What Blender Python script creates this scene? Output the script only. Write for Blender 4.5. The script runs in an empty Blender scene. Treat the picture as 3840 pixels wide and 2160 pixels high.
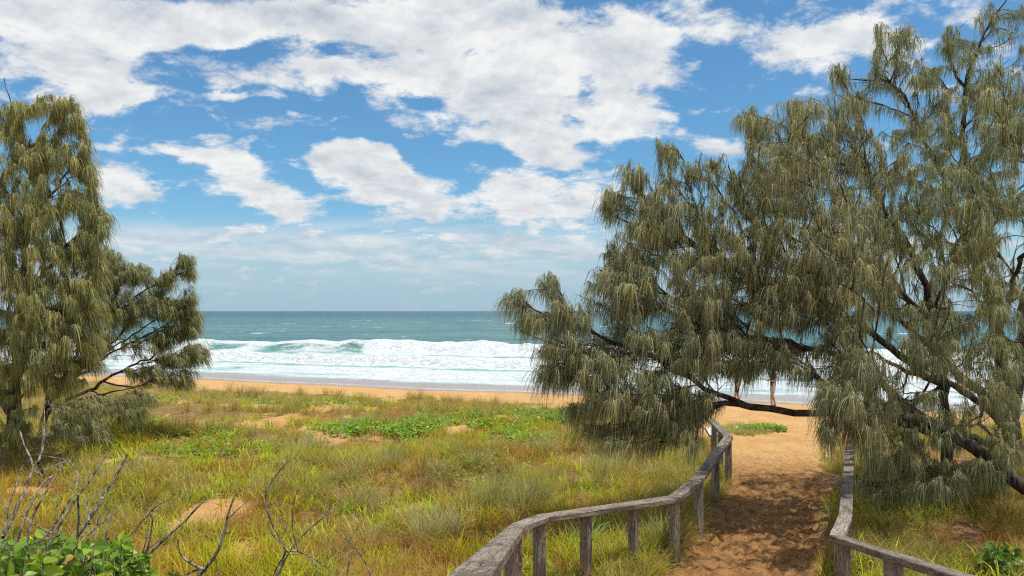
import bpy, bmesh, math, random
import numpy as np
from mathutils import Vector, Matrix
rng = np.random.default_rng(7); random.seed(7)
S = bpy.context.scene
COL = S.collection
F = 740.0; CX = 512.0; HV = 311.0; H = 4.65      # focal length in px, horizon row, eye height above the sea
def P(u, v, d): return np.array([(u-CX)/F*d, d, H-(v-HV)/F*d])
def R(a): return math.radians(a)

# ------------------------------------------------------------------ noise
def vnoise(x, y, seed=0):
    x = np.asarray(x, float); y = np.asarray(y, float)
    xi = np.floor(x).astype(np.int64); yi = np.floor(y).astype(np.int64)
    fx = x-xi; fy = y-yi
    fx = fx*fx*(3-2*fx); fy = fy*fy*(3-2*fy)
    def h(a, b):
        n = (a*374761393 + b*668265263 + seed*974634777) & 0xffffffff
        n = ((n ^ (n >> 13))*1274126177) & 0xffffffff
        n = (n ^ (n >> 16)) & 0xffffff
        return n/float(0xffffff)
    return (h(xi,yi)*(1-fx)+h(xi+1,yi)*fx)*(1-fy)+(h(xi,yi+1)*(1-fx)+h(xi+1,yi+1)*fx)*fy
def fbm(x, y, o=4, seed=0):
    s = 0; a = .5; t = 0
    for i in range(o):
        s = s+a*vnoise(np.asarray(x)*2**i+i*17.3, np.asarray(y)*2**i-i*9.1, seed+i); t += a; a *= .5
    return s/t
def sst(a, b, x):
    t = np.clip((x-a)/(b-a), 0, 1); return t*t*(3-2*t)

# ------------------------------------------------------------------ object helpers
def tag(o, label=None, cat=None, group=None, kind=None):
    if label: o['label'] = label
    if cat: o['category'] = cat
    if group: o['group'] = group
    if kind: o['kind'] = kind
    return o
def empty(name, loc=(0,0,0), rz=0):
    o = bpy.data.objects.new(name, None); COL.objects.link(o)
    o.location = loc; o.rotation_euler = (0,0,rz); o.empty_display_size = .2
    return o
def link(name, me, mat=None, parent=None):
    o = bpy.data.objects.new(name, me); COL.objects.link(o)
    if mat is not None:
        for m in (mat if isinstance(mat, (list,tuple)) else [mat]): me.materials.append(m)
    if parent is not None: o.parent = parent
    return o
def np_mesh(name, V, Fq, col=None, smooth=True, mi=None):
    """V (n,3), Fq (m,4) quads (or (m,3) tris), col (n,3) vertex colours"""
    me = bpy.data.meshes.new(name)
    k = Fq.shape[1]
    me.vertices.add(len(V)); me.vertices.foreach_set('co', np.ascontiguousarray(V, np.float32).ravel())
    me.loops.add(Fq.size); me.loops.foreach_set('vertex_index', np.ascontiguousarray(Fq, np.int32).ravel())
    me.polygons.add(len(Fq))
    me.polygons.foreach_set('loop_start', np.arange(0, Fq.size, k, dtype=np.int32))
    me.polygons.foreach_set('loop_total', np.full(len(Fq), k, np.int32))
    me.polygons.foreach_set('use_smooth', np.full(len(Fq), smooth))
    if mi is not None: me.polygons.foreach_set('material_index', np.ascontiguousarray(mi, np.int32))
    if col is not None:
        a = me.attributes.new('Col', 'FLOAT_COLOR', 'POINT')
        c = np.ones((len(V),4), np.float32); c[:,:3] = col
        a.data.foreach_set('color', c.ravel())
    me.update(calc_edges=True); me.validate()
    return me
def ribbons(Pk, Wk, col):
    """Pk (N,K,3) spine, Wk (N,K,3) half-width vectors, col (N,3)|(N,K,3) -> V, F, C"""
    N, K, _ = Pk.shape
    V = np.stack([Pk-Wk, Pk+Wk], 2).reshape(-1, 3)
    base = (np.arange(N)*K*2)[:,None]
    k = np.arange(K-1)[None,:]*2
    a = base+k
    Fq = np.stack([a, a+1, a+3, a+2], -1).reshape(-1, 4)
    if col.ndim == 2: col = np.repeat(col[:,None,:], K, 1)
    C = np.repeat(col[:,:,None,:], 2, 2).reshape(-1, 3)
    return V, Fq, C
class Acc:
    def __init__(s): s.V=[]; s.F=[]; s.C=[]; s.M=[]; s.n=0
    def add(s, V, Fq, C, m=0):
        s.V.append(V); s.F.append(Fq+s.n); s.C.append(C); s.M.append(np.full(len(Fq), m)); s.n += len(V)
    def mesh(s, name, smooth=True):
        return np_mesh(name, np.concatenate(s.V), np.concatenate(s.F), np.concatenate(s.C), smooth, np.concatenate(s.M))
def tube(pts, rad, sides=6, cap=True):
    pts = np.asarray(pts, float); rad = np.asarray(rad, float); n = len(pts)
    T = np.gradient(pts, axis=0); T /= np.linalg.norm(T, axis=1)[:,None]+1e-9
    up = np.array([0,0,1.]) if abs(T[0,2]) < .9 else np.array([1.,0,0])
    N = np.zeros_like(T); a = np.cross(T[0], up); a /= np.linalg.norm(a); N[0] = a
    for i in range(1, n):
        a = N[i-1]-T[i]*np.dot(N[i-1], T[i]); N[i] = a/(np.linalg.norm(a)+1e-9)
    B = np.cross(T, N)
    th = np.arange(sides)/sides*2*math.pi
    V = pts[:,None,:]+rad[:,None,None]*(np.cos(th)[None,:,None]*N[:,None,:]+np.sin(th)[None,:,None]*B[:,None,:])
    V = V.reshape(-1,3)
    i = np.arange(n-1)[:,None]*sides; j = np.arange(sides)[None,:]; j2 = (j+1) % sides
    Fq = np.stack([i+j, i+j2, i+sides+j2, i+sides+j], -1).reshape(-1,4)
    return V, Fq

# ------------------------------------------------------------------ materials
def new_mat(name):
    m = bpy.data.materials.new(name); m.use_nodes = True
    nt = m.node_tree; nt.nodes.clear()
    return m, nt
class NB:
    """tiny node builder"""
    def __init__(s, nt): s.nt = nt
    def n(s, t, **k):
        nd = s.nt.nodes.new(t)
        for a, b in k.items(): setattr(nd, a, b)
        return nd
    def l(s, a, b): s.nt.links.new(a, b)
    def put(s, sock, v):
        if isinstance(v, bpy.types.NodeSocket): s.l(v, sock)
        else: sock.default_value = v
    def math(s, op, a, b=0.0, c=0.0, clamp=False):
        nd = s.n('ShaderNodeMath', operation=op); nd.use_clamp = clamp
        s.put(nd.inputs[0], a); s.put(nd.inputs[1], b)
        if op in ('MULTIPLY_ADD', 'SMOOTH_MIN'): s.put(nd.inputs[2], c)
        return nd.outputs[0]
    def mr(s, v, a, b, c=0.0, d=1.0, smooth=True):
        nd = s.n('ShaderNodeMapRange'); nd.interpolation_type = 'SMOOTHSTEP' if smooth else 'LINEAR'
        s.put(nd.inputs[0], v)
        for i, x in enumerate((a,b,c,d)): s.put(nd.inputs[i+1], x)
        return nd.outputs[0]
    def mix(s, f, a, b, bt='MIX'):
        nd = s.n('ShaderNodeMix', data_type='RGBA', blend_type=bt)
        s.put(nd.inputs[0], f)
        for i, x in ((6,a),(7,b)):
            if not isinstance(x, bpy.types.NodeSocket) and len(x) == 3: x = (*x, 1)
            s.put(nd.inputs[i], x)
        return nd.outputs[2]
    def noise(s, vec, scale, detail=4, rough=.55, dist=0.0):
        nd = s.n('ShaderNodeTexNoise'); nd.inputs['Scale'].default_value = scale
        nd.inputs['Detail'].default_value = detail; nd.inputs['Roughness'].default_value = rough
        nd.inputs['Distortion'].default_value = dist
        if vec is not None: s.l(vec, nd.inputs['Vector'])
        return nd.outputs['Fac']
    def vmap(s, vec, scale=(1,1,1), loc=(0,0,0), rot=(0,0,0), t='POINT'):
        nd = s.n('ShaderNodeMapping'); nd.vector_type = t
        s.l(vec, nd.inputs['Vector'])
        nd.inputs['Location'].default_value = loc; nd.inputs['Rotation'].default_value = rot; nd.inputs['Scale'].default_value = scale
        return nd.outputs[0]
    def bump(s, h, strength, dist, normal=None):
        nd = s.n('ShaderNodeBump'); nd.inputs['Strength'].default_value = strength; nd.inputs['Distance'].default_value = dist
        s.l(h, nd.inputs['Height'])
        if normal is not None: s.l(normal, nd.inputs['Normal'])
        return nd.outputs[0]
    def attr(s, name):
        nd = s.n('ShaderNodeAttribute'); nd.attribute_name = name; return nd
    def bsdf(s, color, rough=.8, spec=.3, normal=None, **k):
        nd = s.n('ShaderNodeBsdfPrincipled')
        if not isinstance(color, bpy.types.NodeSocket) and len(color) == 3: color = (*color, 1)
        s.put(nd.inputs['Base Color'], color); s.put(nd.inputs['Roughness'], rough)
        s.put(nd.inputs['Specular IOR Level'], spec)
        if normal is not None: s.l(normal, nd.inputs['Normal'])
        for a, b in k.items(): s.put(nd.inputs[a], b)
        return nd.outputs[0]
    def out(s, sh):
        o = s.n('ShaderNodeOutputMaterial'); s.l(sh, o.inputs['Surface'])

def leaf_mat(name, trans=.35, rough=.6, spec=.25, tmul=(1.1,1.15,.6), bm=(1,1,1)):
    m, nt = new_mat(name); b = NB(nt)
    at = b.mix(1.0, b.attr('Col').outputs['Color'], bm, 'MULTIPLY')
    p = b.bsdf(at, rough, spec)
    t = b.n('ShaderNodeBsdfTranslucent'); b.l(b.mix(1.0, at, tmul, 'MULTIPLY'), t.inputs['Color'])
    mx = b.n('ShaderNodeMixShader'); mx.inputs[0].default_value = trans
    b.l(p, mx.inputs[1]); b.l(t.outputs[0], mx.inputs[2]); b.out(mx.outputs[0])
    return m
M_needle = leaf_mat('needle_foliage', .3, .7, .14)
M_grass = leaf_mat('grass_blades', .38, .8, .08, (1.15,1.15,.5), (1.07,1.0,.80))
M_leaf = leaf_mat('broad_leaves', .4, .4, .4)

def bark_mat(name, dark, light, sc=1.0):
    m, nt = new_mat(name); b = NB(nt)
    co = b.n('ShaderNodeTexCoord').outputs['Object']
    n1 = b.noise(b.vmap(co, (14*sc,14*sc,5*sc)), 1, 5, .65)
    n2 = b.noise(co, 3*sc, 3)
    f = b.mr(n1, .35, .68)
    c = b.mix(f, dark, light)
    c = b.mix(b.mr(n2, .55, .75, 0, .55), c, (.26,.25,.23))
    b.out(b.bsdf(c, .9, .15, b.bump(n1, .8, .02)))
    return m
M_bark = bark_mat('casuarina_bark', (.028,.021,.018), (.115,.088,.075))
M_deadwood = bark_mat('dead_branch_bark', (.048,.038,.029), (.46,.41,.34), 3.0)

def wood_mat():
    m, nt = new_mat('weathered_timber'); b = NB(nt)
    tc = b.n('ShaderNodeTexCoord'); co = tc.outputs['Object']
    oi = b.n('ShaderNodeObjectInfo').outputs['Random']
    off = b.n('ShaderNodeCombineXYZ'); b.l(b.math('MULTIPLY', oi, 37.0), off.inputs[0]); b.l(b.math('MULTIPLY', oi, 11.0), off.inputs[1])
    va = b.n('ShaderNodeVectorMath', operation='ADD'); b.l(co, va.inputs[0]); b.l(off.outputs[0], va.inputs[1]); co = va.outputs[0]
    grain = b.noise(b.vmap(co, (3.5,75,75)), 1, 6, .62, .7)
    curl = b.noise(b.vmap(co, (9,26,26)), 1, 3, .5, 2.2)
    blot = b.noise(b.vmap(co, (2.2,7,7)), 1, 4, .6)
    crack = b.noise(b.vmap(co, (1.6,48,48)), 1, 2, .5, .3)
    c = b.mix(b.mr(grain, .3, .72), (.080,.060,.045), (.33,.275,.225))
    c = b.mix(b.mr(curl, .45, .62, 0, .65), c, (.41,.355,.305))
    c = b.mix(b.mr(blot, .48, .66, 0, .75), c, (.095,.073,.055))
    c = b.mix(1.0, c, b.mix(oi, (.80,.78,.74), (1.12,1.12,1.12)), 'MULTIPLY')
    c = b.mix(b.mr(crack, .66, .72, 0, .85), c, (.03,.025,.02))
    c = b.mix(b.mr(b.noise(co, 16, 3), .64, .72, 0, .5), c, (.42,.42,.38))
    hgt = b.math('SUBTRACT', b.math('ADD', grain, b.math('MULTIPLY', curl, .5)), b.mr(crack, .62, .72, 0, 1.2))
    b.out(b.bsdf(c, .85, .2, b.bump(hgt, .75, .006)))
    return m
M_wood = wood_mat()
def plain(name, c, rough=.7, spec=.3, ns=30, amt=.25):
    m, nt = new_mat(name); b = NB(nt)
    co = b.n('ShaderNodeTexCoord').outputs['Object']
    f = b.mr(b.noise(co, ns, 4), .3, .7)
    b.out(b.bsdf(b.mix(f, tuple(x*(1-amt) for x in c), c), rough, spec))
    return m

# ------------------------------------------------------------------ terrain shape
def shore(x): return 42.3-.38*np.clip(x, -70, 70)+.35*np.sin(np.asarray(x)*.21)+.2*np.sin(np.asarray(x)*.53+1)
_py = [-12, 0, 5, 6.5, 8, 10.5, 12.3, 14, 16.5, 18.5, 21, 26, 33, 60]
_pl = [-1.5, -.25, -.1, .35, 1.25, 2.55, 3.15, 4.1, 4.35, 4.7, 4.6, 3.2, 0, -8]
_pr = [2.6, 2.6, 2.95, 3.1, 3.55, 4.55, 5.25, 6.0, 7.0, 8.3, 10.5, 15, 22, 40]
def pathmask(x, y):
    l = np.interp(y, _py, _pl); r = np.interp(y, _py, _pr)
    w = .28*(fbm(x*1.7, y*1.7, 3, 5)-.5)*2
    return sst(-.12, .22, x-l+w)*sst(-.12, .25, r-x+w)
def base_h(x, y):
    s = y-shore(x)
    b = np.where(s > 0, -.075*s, -.076*s)
    b = np.where(s > 14, -1.05-.02*(s-14), b)
    dune = .98+.42*sst(-13.5, -22, s)
    z = np.where(s < -12.6, np.maximum(dune, .9), np.minimum(b, 1.0))
    near = np.interp(y, [-40,-10, 1, 3.4, 5.5, 7.6, 9.4], [3.3,3.2, 3.03, 2.42, 1.92, 1.52, 0.0])
    return np.where(y < 9.4, np.maximum(z, near), z), s
def ground_h(x, y):
    x = np.asarray(x, float); y = np.asarray(y, float)
    z, s = base_h(x, y)
    pm = pathmask(x, y)
    veg = sst(-11.2, -13.8, s+1.6*(fbm(x*.35, y*.35, 3, 3)-.5)*2)
    hum = (fbm(x*.45, y*.45, 3, 11)-.5)*.42+(fbm(x*1.6, y*1.6, 3, 12)-.5)*.18
    z = z+hum*veg*(1-.85*pm)+(fbm(x*.8, y*.8, 3, 13)-.5)*.07
    z = z-.05*pm*veg
    return z
def sand_patch(x, y):
    n = fbm(x*.62+3, y*.8, 4, 21)
    m = sst(.66, .72, n)*.8
    for (u, v, rx, ry) in [(262,426,.9,.7),(330,432,.8,.5),(290,421,.6,.4),(215,517,.7,.5),(245,560,.4,.3),(335,440,.5,.4),(455,430,.7,.4),(362,402,1.5,.7),(250,402,1.2,.6),(610,400,3,1.0),(160,402,1.2,.5)]:
        d = 3.3*F/(v-HV); gx = (u-CX)/F*d
        m = np.maximum(m, sst(1.25, .75, np.hypot((x-gx)/rx, (y-d)/(ry*1.8))+(n-.5)))
    return m
def vegmask(x, y):
    s = y-shore(x)
    veg = sst(-11.2, -13.8, s+1.6*(fbm(x*.35, y*.35, 3, 3)-.5)*2)
    return veg*(1-pathmask(x, y))

# ground mesh (one sheet, tensor grid)
def spaced(parts):
    o = []
    for a, b, st in parts: o.append(np.arange(a, b, st))
    return np.concatenate(o)
gx = spaced([(-400,-60,20),(-60,-24,2),(-24,-6,.22),(-6,1.0,.12),(1.0,9.0,.05),(9,16,.12),(16,40,.6),(40,400.1,20)])
gy = spaced([(-60,-6,3),(-6,6,.3),(6,9,.1),(9,20,.05),(20,30,.09),(30,50,.18),(50,90.1,4)])
GX, GY = np.meshgrid(gx, gy)
GZ = ground_h(GX, GY)
# footprints trodden in the sand of the path
pmk = pathmask(GX, GY)
for i in range(8500):
    y = 6+26*random.random()**1.6; l = np.interp(y, _py, _pl); r = np.interp(y, _py, _pr)
    x = random.uniform(l, r)
    a = random.gauss(.25, .5); sx = random.uniform(.028,.055); sy = random.uniform(.055,.12); dp = random.uniform(.008,.022)
    i0, i1 = np.searchsorted(gy, [y-.35, y+.35]); j0, j1 = np.searchsorted(gx, [x-.35, x+.35])
    if j1-j0 < 3: continue
    dx = GX[i0:i1,j0:j1]-x; dy = GY[i0:i1,j0:j1]-y
    ca, sa = math.cos(a), math.sin(a)
    q = ((dx*ca-dy*sa)/sx)**2+((dx*sa+dy*ca)/sy)**2
    GZ[i0:i1,j0:j1] += (-dp*np.exp(-q)+dp*.55*np.exp(-((np.sqrt(q)-1.7)/.5)**2))*pmk[i0:i1,j0:j1]
GZ += (fbm(GX*9, GY*9, 3, 41)-.5)*.022*np.clip(pmk+.3, 0, 1)
ny, nx = GX.shape
idx = np.arange(ny*nx).reshape(ny, nx)
Fq = np.stack([idx[:-1,:-1], idx[:-1,1:], idx[1:,1:], idx[1:,:-1]], -1).reshape(-1,4)
SS = GY-shore(GX)
vm = vegmask(GX, GY)
spm = sand_patch(GX, GY)
litter = np.maximum(sst(5.0, 6.2, GX-(GY-12.5)*.45)*sst(20, 14, GY)*vm, .95*pmk*sst(20, 12.5, GY))  # on the path this mask also places the painted tree shade
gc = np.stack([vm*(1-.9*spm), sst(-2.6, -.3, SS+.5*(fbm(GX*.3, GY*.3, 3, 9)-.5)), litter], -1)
def ground_mat():
    m, nt = new_mat('sand_and_litter'); b = NB(nt)
    co = b.n('ShaderNodeTexCoord').outputs['Object']
    sp = b.n('ShaderNodeSeparateColor'); b.l(b.attr('Col').outputs['Color'], sp.inputs[0])
    veg, wet, litter_shade = sp.outputs
    n1 = b.noise(co, 1.3, 5, .6); n2 = b.noise(co, 11, 6, .68); n3 = b.noise(co, 90, 3, .6); n4 = b.noise(co, 5, 5, .65)
    sand = b.mix(b.mr(n1, .35, .68), (.53,.295,.105), (.62,.38,.16))
    sand = b.mix(b.mr(n2, .52, .72, 0, .5), sand, (.42,.225,.075))
    sand = b.mix(b.mr(n3, .58, .7, 0, .4), sand, (.27,.15,.06))
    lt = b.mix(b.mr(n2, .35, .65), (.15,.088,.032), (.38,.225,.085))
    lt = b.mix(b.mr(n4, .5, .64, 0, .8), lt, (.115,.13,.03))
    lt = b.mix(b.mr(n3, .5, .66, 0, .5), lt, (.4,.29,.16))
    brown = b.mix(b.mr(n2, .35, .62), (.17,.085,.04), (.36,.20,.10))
    lt = b.mix(litter_shade, lt, brown)
    shade_sand = b.mix(b.mr(n4, .42, .6), (.42,.215,.075), (.26,.13,.048)); shade_sand = b.mix(b.mr(n3, .52, .62, 0, .6), shade_sand, (.13,.07,.035))  # path sand browned by litter, with the trees' shade painted in
    sand = b.mix(b.mr(b.math('ADD', litter_shade, b.math('MULTIPLY', b.math('SUBTRACT', n2, .5), .9)), .25, .85), sand, shade_sand)
    f = b.mr(b.math('ADD', veg, b.math('MULTIPLY', b.math('SUBTRACT', n4, .5), 1.4)), .3, .7)
    c = b.mix(f, sand, lt)
    c = b.mix(wet, c, b.mix(1.0, c, (.52,.48,.48), 'MULTIPLY'))
    rg = b.mr(wet, 0, 1, .95, .28)
    hb = b.math('ADD', b.math('MULTIPLY', n2, 1.7), b.math('MULTIPLY', n3, .5))
    dry = b.math('SUBTRACT', 1.0, wet)
    bp = b.n('ShaderNodeBump'); bp.inputs['Distance'].default_value = .03
    b.l(b.math('MULTIPLY', dry, 1.0), bp.inputs['Strength']); b.l(hb, bp.inputs['Height'])
    b.out(b.bsdf(c, rg, .25, bp.outputs[0]))
    return m
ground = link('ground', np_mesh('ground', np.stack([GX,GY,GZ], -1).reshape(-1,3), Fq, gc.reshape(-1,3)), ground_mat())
tag(ground, 'orange beach sand with trodden sandy path and grassy dune soil', 'ground', kind='structure')

# ------------------------------------------------------------------ sea
d1 = np.arange(30, 125, .27)
d2 = [125.]
while d2[-1] < 26000: d2.append(d2[-1]*1.013+.05)
D = np.concatenate([d1, np.array(d2)])
U = np.linspace(-1.5, 1.5, 620)
UU, DD = np.meshgrid(U, D)
X = UU*DD; Y = DD
def shs(x): return 42.3-.38*np.clip(x, -70, 70)+.35*np.sin(x*.21)+.2*np.sin(x*.53+1)
Sx = Y-shs(X)
# far from shore the swell lines run a little flatter than the shore line
S1 = Y-(78.6-.28*np.clip(X,-90,90))+.9*(fbm(X*.09, Y*0, 3, 31)-.5)*2
mb = (fbm(X*.7, Y*.7, 4, 33)-.5)*2
h1 = np.interp(X, [-60,-28,-18,-4,8,40], [.8,1.0,1.35,1.2,1.0,.9])*(1+.25*(fbm(X*.25, Y*0+3, 3, 34)-.5)*2)
brk = sst(-20, -14.5, X+2*mb)+sst(-33,-40,X)            # where the crest has already broken
prof = np.where(S1 < 2.2, sst(-1.6, 2.2, S1), 1/(1+((S1-2.2)/4.2)**2)-.0)
Z = h1*prof
Z = Z+np.where((S1 > -2.5)&(S1 < 3.2), brk*.42*mb*sst(-2.5,-.6,S1)*sst(3.4,1.6,S1), 0)
S2 = Y-(shs(X)+17+.8*(fbm(X*.12, Y*0, 3, 35)-.5)*2)
h2 = .8*(1+.5*(fbm(X*.2, Y*0+9, 3, 36)-.5)*2)
p2 = np.where(S2 < 1.0, sst(-1.0, 1.0, S2), 1/(1+((S2-1)/2.6)**2))
Z = Z+h2*p2+np.where((S2 > -1.4)&(S2 < 1.8),   .24*mb*sst(-1.4,-.3,S2)*sst(1.8,.8,S2), 0)
S3 = Y-(shs(X)+8.5+1.6*(fbm(X*.15, Y*0, 3, 37)-.5)*2)
p3 = np.where(S3 < .4, sst(-.5, .4, S3), 1/(1+((S3-.4)/1.8)**2))
Z = Z+.16*p3
chop = (fbm(X*.9, Y*.9, 4, 38)-.5)*.14
sw = (np.sin((Y+.25*X)*.26+3*fbm(X*.02, Y*.02, 2, 39)*3)*.16+(fbm(X*.10, Y*.22, 4, 40)-.5)*.7)*sst(4, 20, S1)*sst(4000, 900, DD)
Z = Z+chop*sst(.5, 6, Sx)*sst(900, 200, DD)+sw
# swash sheet climbing the beach a little
GB = np.interp(Sx, [-3, 0, 3], [.21, .0, -.225])
Z = np.where(Sx < 4, np.maximum(Z*sst(-.3, 4, Sx)+.012, -.2), Z)
# foam amount
lace = fbm(X*.22, Y*.7, 4, 50)
lace2 = fbm(X*.09, Y*.35, 3, 51)
foam = np.zeros_like(X)
foam = np.maximum(foam, sst(0.0,.4,Sx)*sst(1.4,.5,Sx)*.5)
foam = np.maximum(foam, sst(1.4, 6.5, Sx)*sst(19, 14, Sx)*(.76+1.1*(lace-.48)+.3*(lace2-.45)))
foam = np.maximum(foam, sst(-1.5,-.7,S2)*sst(4.5, 1.2, S2)*(1.05+.2*mb))
between = sst(1, 3, S2)*sst(0, -2.5, S1)
foam = np.maximum(foam, between*(.52+1.5*(lace2-.45)+.8*(lace-.5)+.12*sst(-20,10,X)))
foam = np.maximum(foam, sst(-4.5,-2.4,S1)*sst(3.8, 2.6, S1)*np.clip(brk,0,1)*1.2)
unb = (1-np.clip(brk,0,1))
foam = np.maximum(foam, sst(-3,-1.5,S1)*sst(2.6,1.4,S1)*unb*(.55+.8*(lace-.5)))
foam = np.maximum(foam, sst(-.2,1.4,S1)*sst(2.9,2.2,S1)*unb*(.85+.6*(lace-.5)))
tw = sst(.35,.6,fbm(X*.13, Y*.35, 3, 58)); foam = foam*(1-(.2+.45*tw)*np.exp(-((S2+2.3)/.9)**2)-.5*tw*np.exp(-((S1+5.6)/1.6)**2)-.35*tw*np.exp(-((S3+1.6)/.8)**2))  # foam thinned ahead of each wave to paint in trough shade
caps = sst(.735,.77, fbm(X*.11, Y*.3, 4, 52))*sst(10,30,S1)*sst(1500,300,DD)
foam = np.maximum(foam, caps*.55)
thin = sst(8, 2.0, Sx)       # very shallow water at the edge
off = sst(0, 55, Sx)
FOAM = foam
n1_, n2_ = X.shape
# let the water edge dip below the sand
Z = np.where(Sx < .0, .02+.0*Sx-.12*sst(0,-2.2,Sx), Z)
idx = np.arange(n1_*n2_).reshape(n1_, n2_)
Fw = np.stack([idx[:-1,:-1], idx[:-1,1:], idx[1:,1:], idx[1:,:-1]], -1)
keep = (Sx[:-1,:-1] > -3.5)
Fw = Fw[keep]
Vw = np.stack([X,Y,Z], -1).reshape(-1,3)
Cw = np.stack([np.clip(foam,0,1.2), thin, off], -1).reshape(-1,3)
used = np.zeros(len(Vw), bool); used[Fw.ravel()] = True
remap = np.cumsum(used)-1
def sea_mat():
    m, nt = new_mat('sea_water'); b = NB(nt)
    co = b.n('ShaderNodeTexCoord').outputs['Object']
    sp = b.n('ShaderNodeSeparateColor'); b.l(b.attr('Col').outputs['Color'], sp.inputs[0])
    foam, thin, off = sp.outputs
    sx = b.n('ShaderNodeSeparateXYZ'); b.l(co, sx.inputs[0])
    dist = sx.outputs[1]
    rot = b.vmap(co, (1,1,1), (0,0,0), (0,0,R(17)))
    f1 = b.noise(b.vmap(rot, (1.0,2.4,1)), 1.6, 7, .68, 1.2)
    f2 = b.noise(b.vmap(rot, (1.0,3.0,1)), .55, 5, .6, .8)
    fn = b.math('ADD', b.math('MULTIPLY', f1, .62), b.math('MULTIPLY', f2, .38))
    fm = b.mr(b.math('SUBTRACT', b.mr(foam, 0, 1.0, -.05, 1.1, False), b.mr(fn, .3, .7, 0, 1, False)), -.22, .26)
    fm = b.math('MULTIPLY', fm, b.mr(foam, .02, .15))
    # water body colour: pale turquoise over the bar, deeper blue green offshore, patchy
    pat = b.noise(b.vmap(rot, (.012,.05,1)), 1, 4, .6)
    shallow = b.mix(pat, (.09,.36,.33), (.13,.42,.38))
    deep = b.mix(b.mr(pat, .35, .65), (.034,.130,.138), (.065,.195,.185))
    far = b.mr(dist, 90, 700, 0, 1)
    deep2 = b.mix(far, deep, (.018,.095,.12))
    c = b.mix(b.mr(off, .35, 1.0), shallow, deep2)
    c = b.mix(thin, c, (.36,.30,.27))
    # ripples
    r1 = b.noise(b.vmap(rot, (.55,1.5,1)), 1.0, 8, .62, .3)
    r2 = b.noise(b.vmap(rot, (.035,.11,1)), 1.0, 8, .68, .2)
    nearb = b.mr(dist, 60, 260, 1, 0)
    bp1 = b.bump(r1, .9, .22)
    bp2 = b.bump(r2, .9, 2.4, bp1)
    bp3 = b.bump(f1, .7, .35)
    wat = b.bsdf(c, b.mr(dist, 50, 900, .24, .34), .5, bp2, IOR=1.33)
    fo = b.bsdf(b.mix(b.mr(f1, .35, .65), (.42,.49,.50), (.80,.81,.81)), .85, .2, bp3)
    mx = b.n('ShaderNodeMixShader'); b.l(fm, mx.inputs[0]); b.l(wat, mx.inputs[1]); b.l(fo, mx.inputs[2])
    b.out(mx.outputs[0])
    return m
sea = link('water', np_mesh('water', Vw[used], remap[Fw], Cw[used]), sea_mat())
tag(sea, 'turquoise sea with breaking white surf', 'sea', kind='structure')

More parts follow.
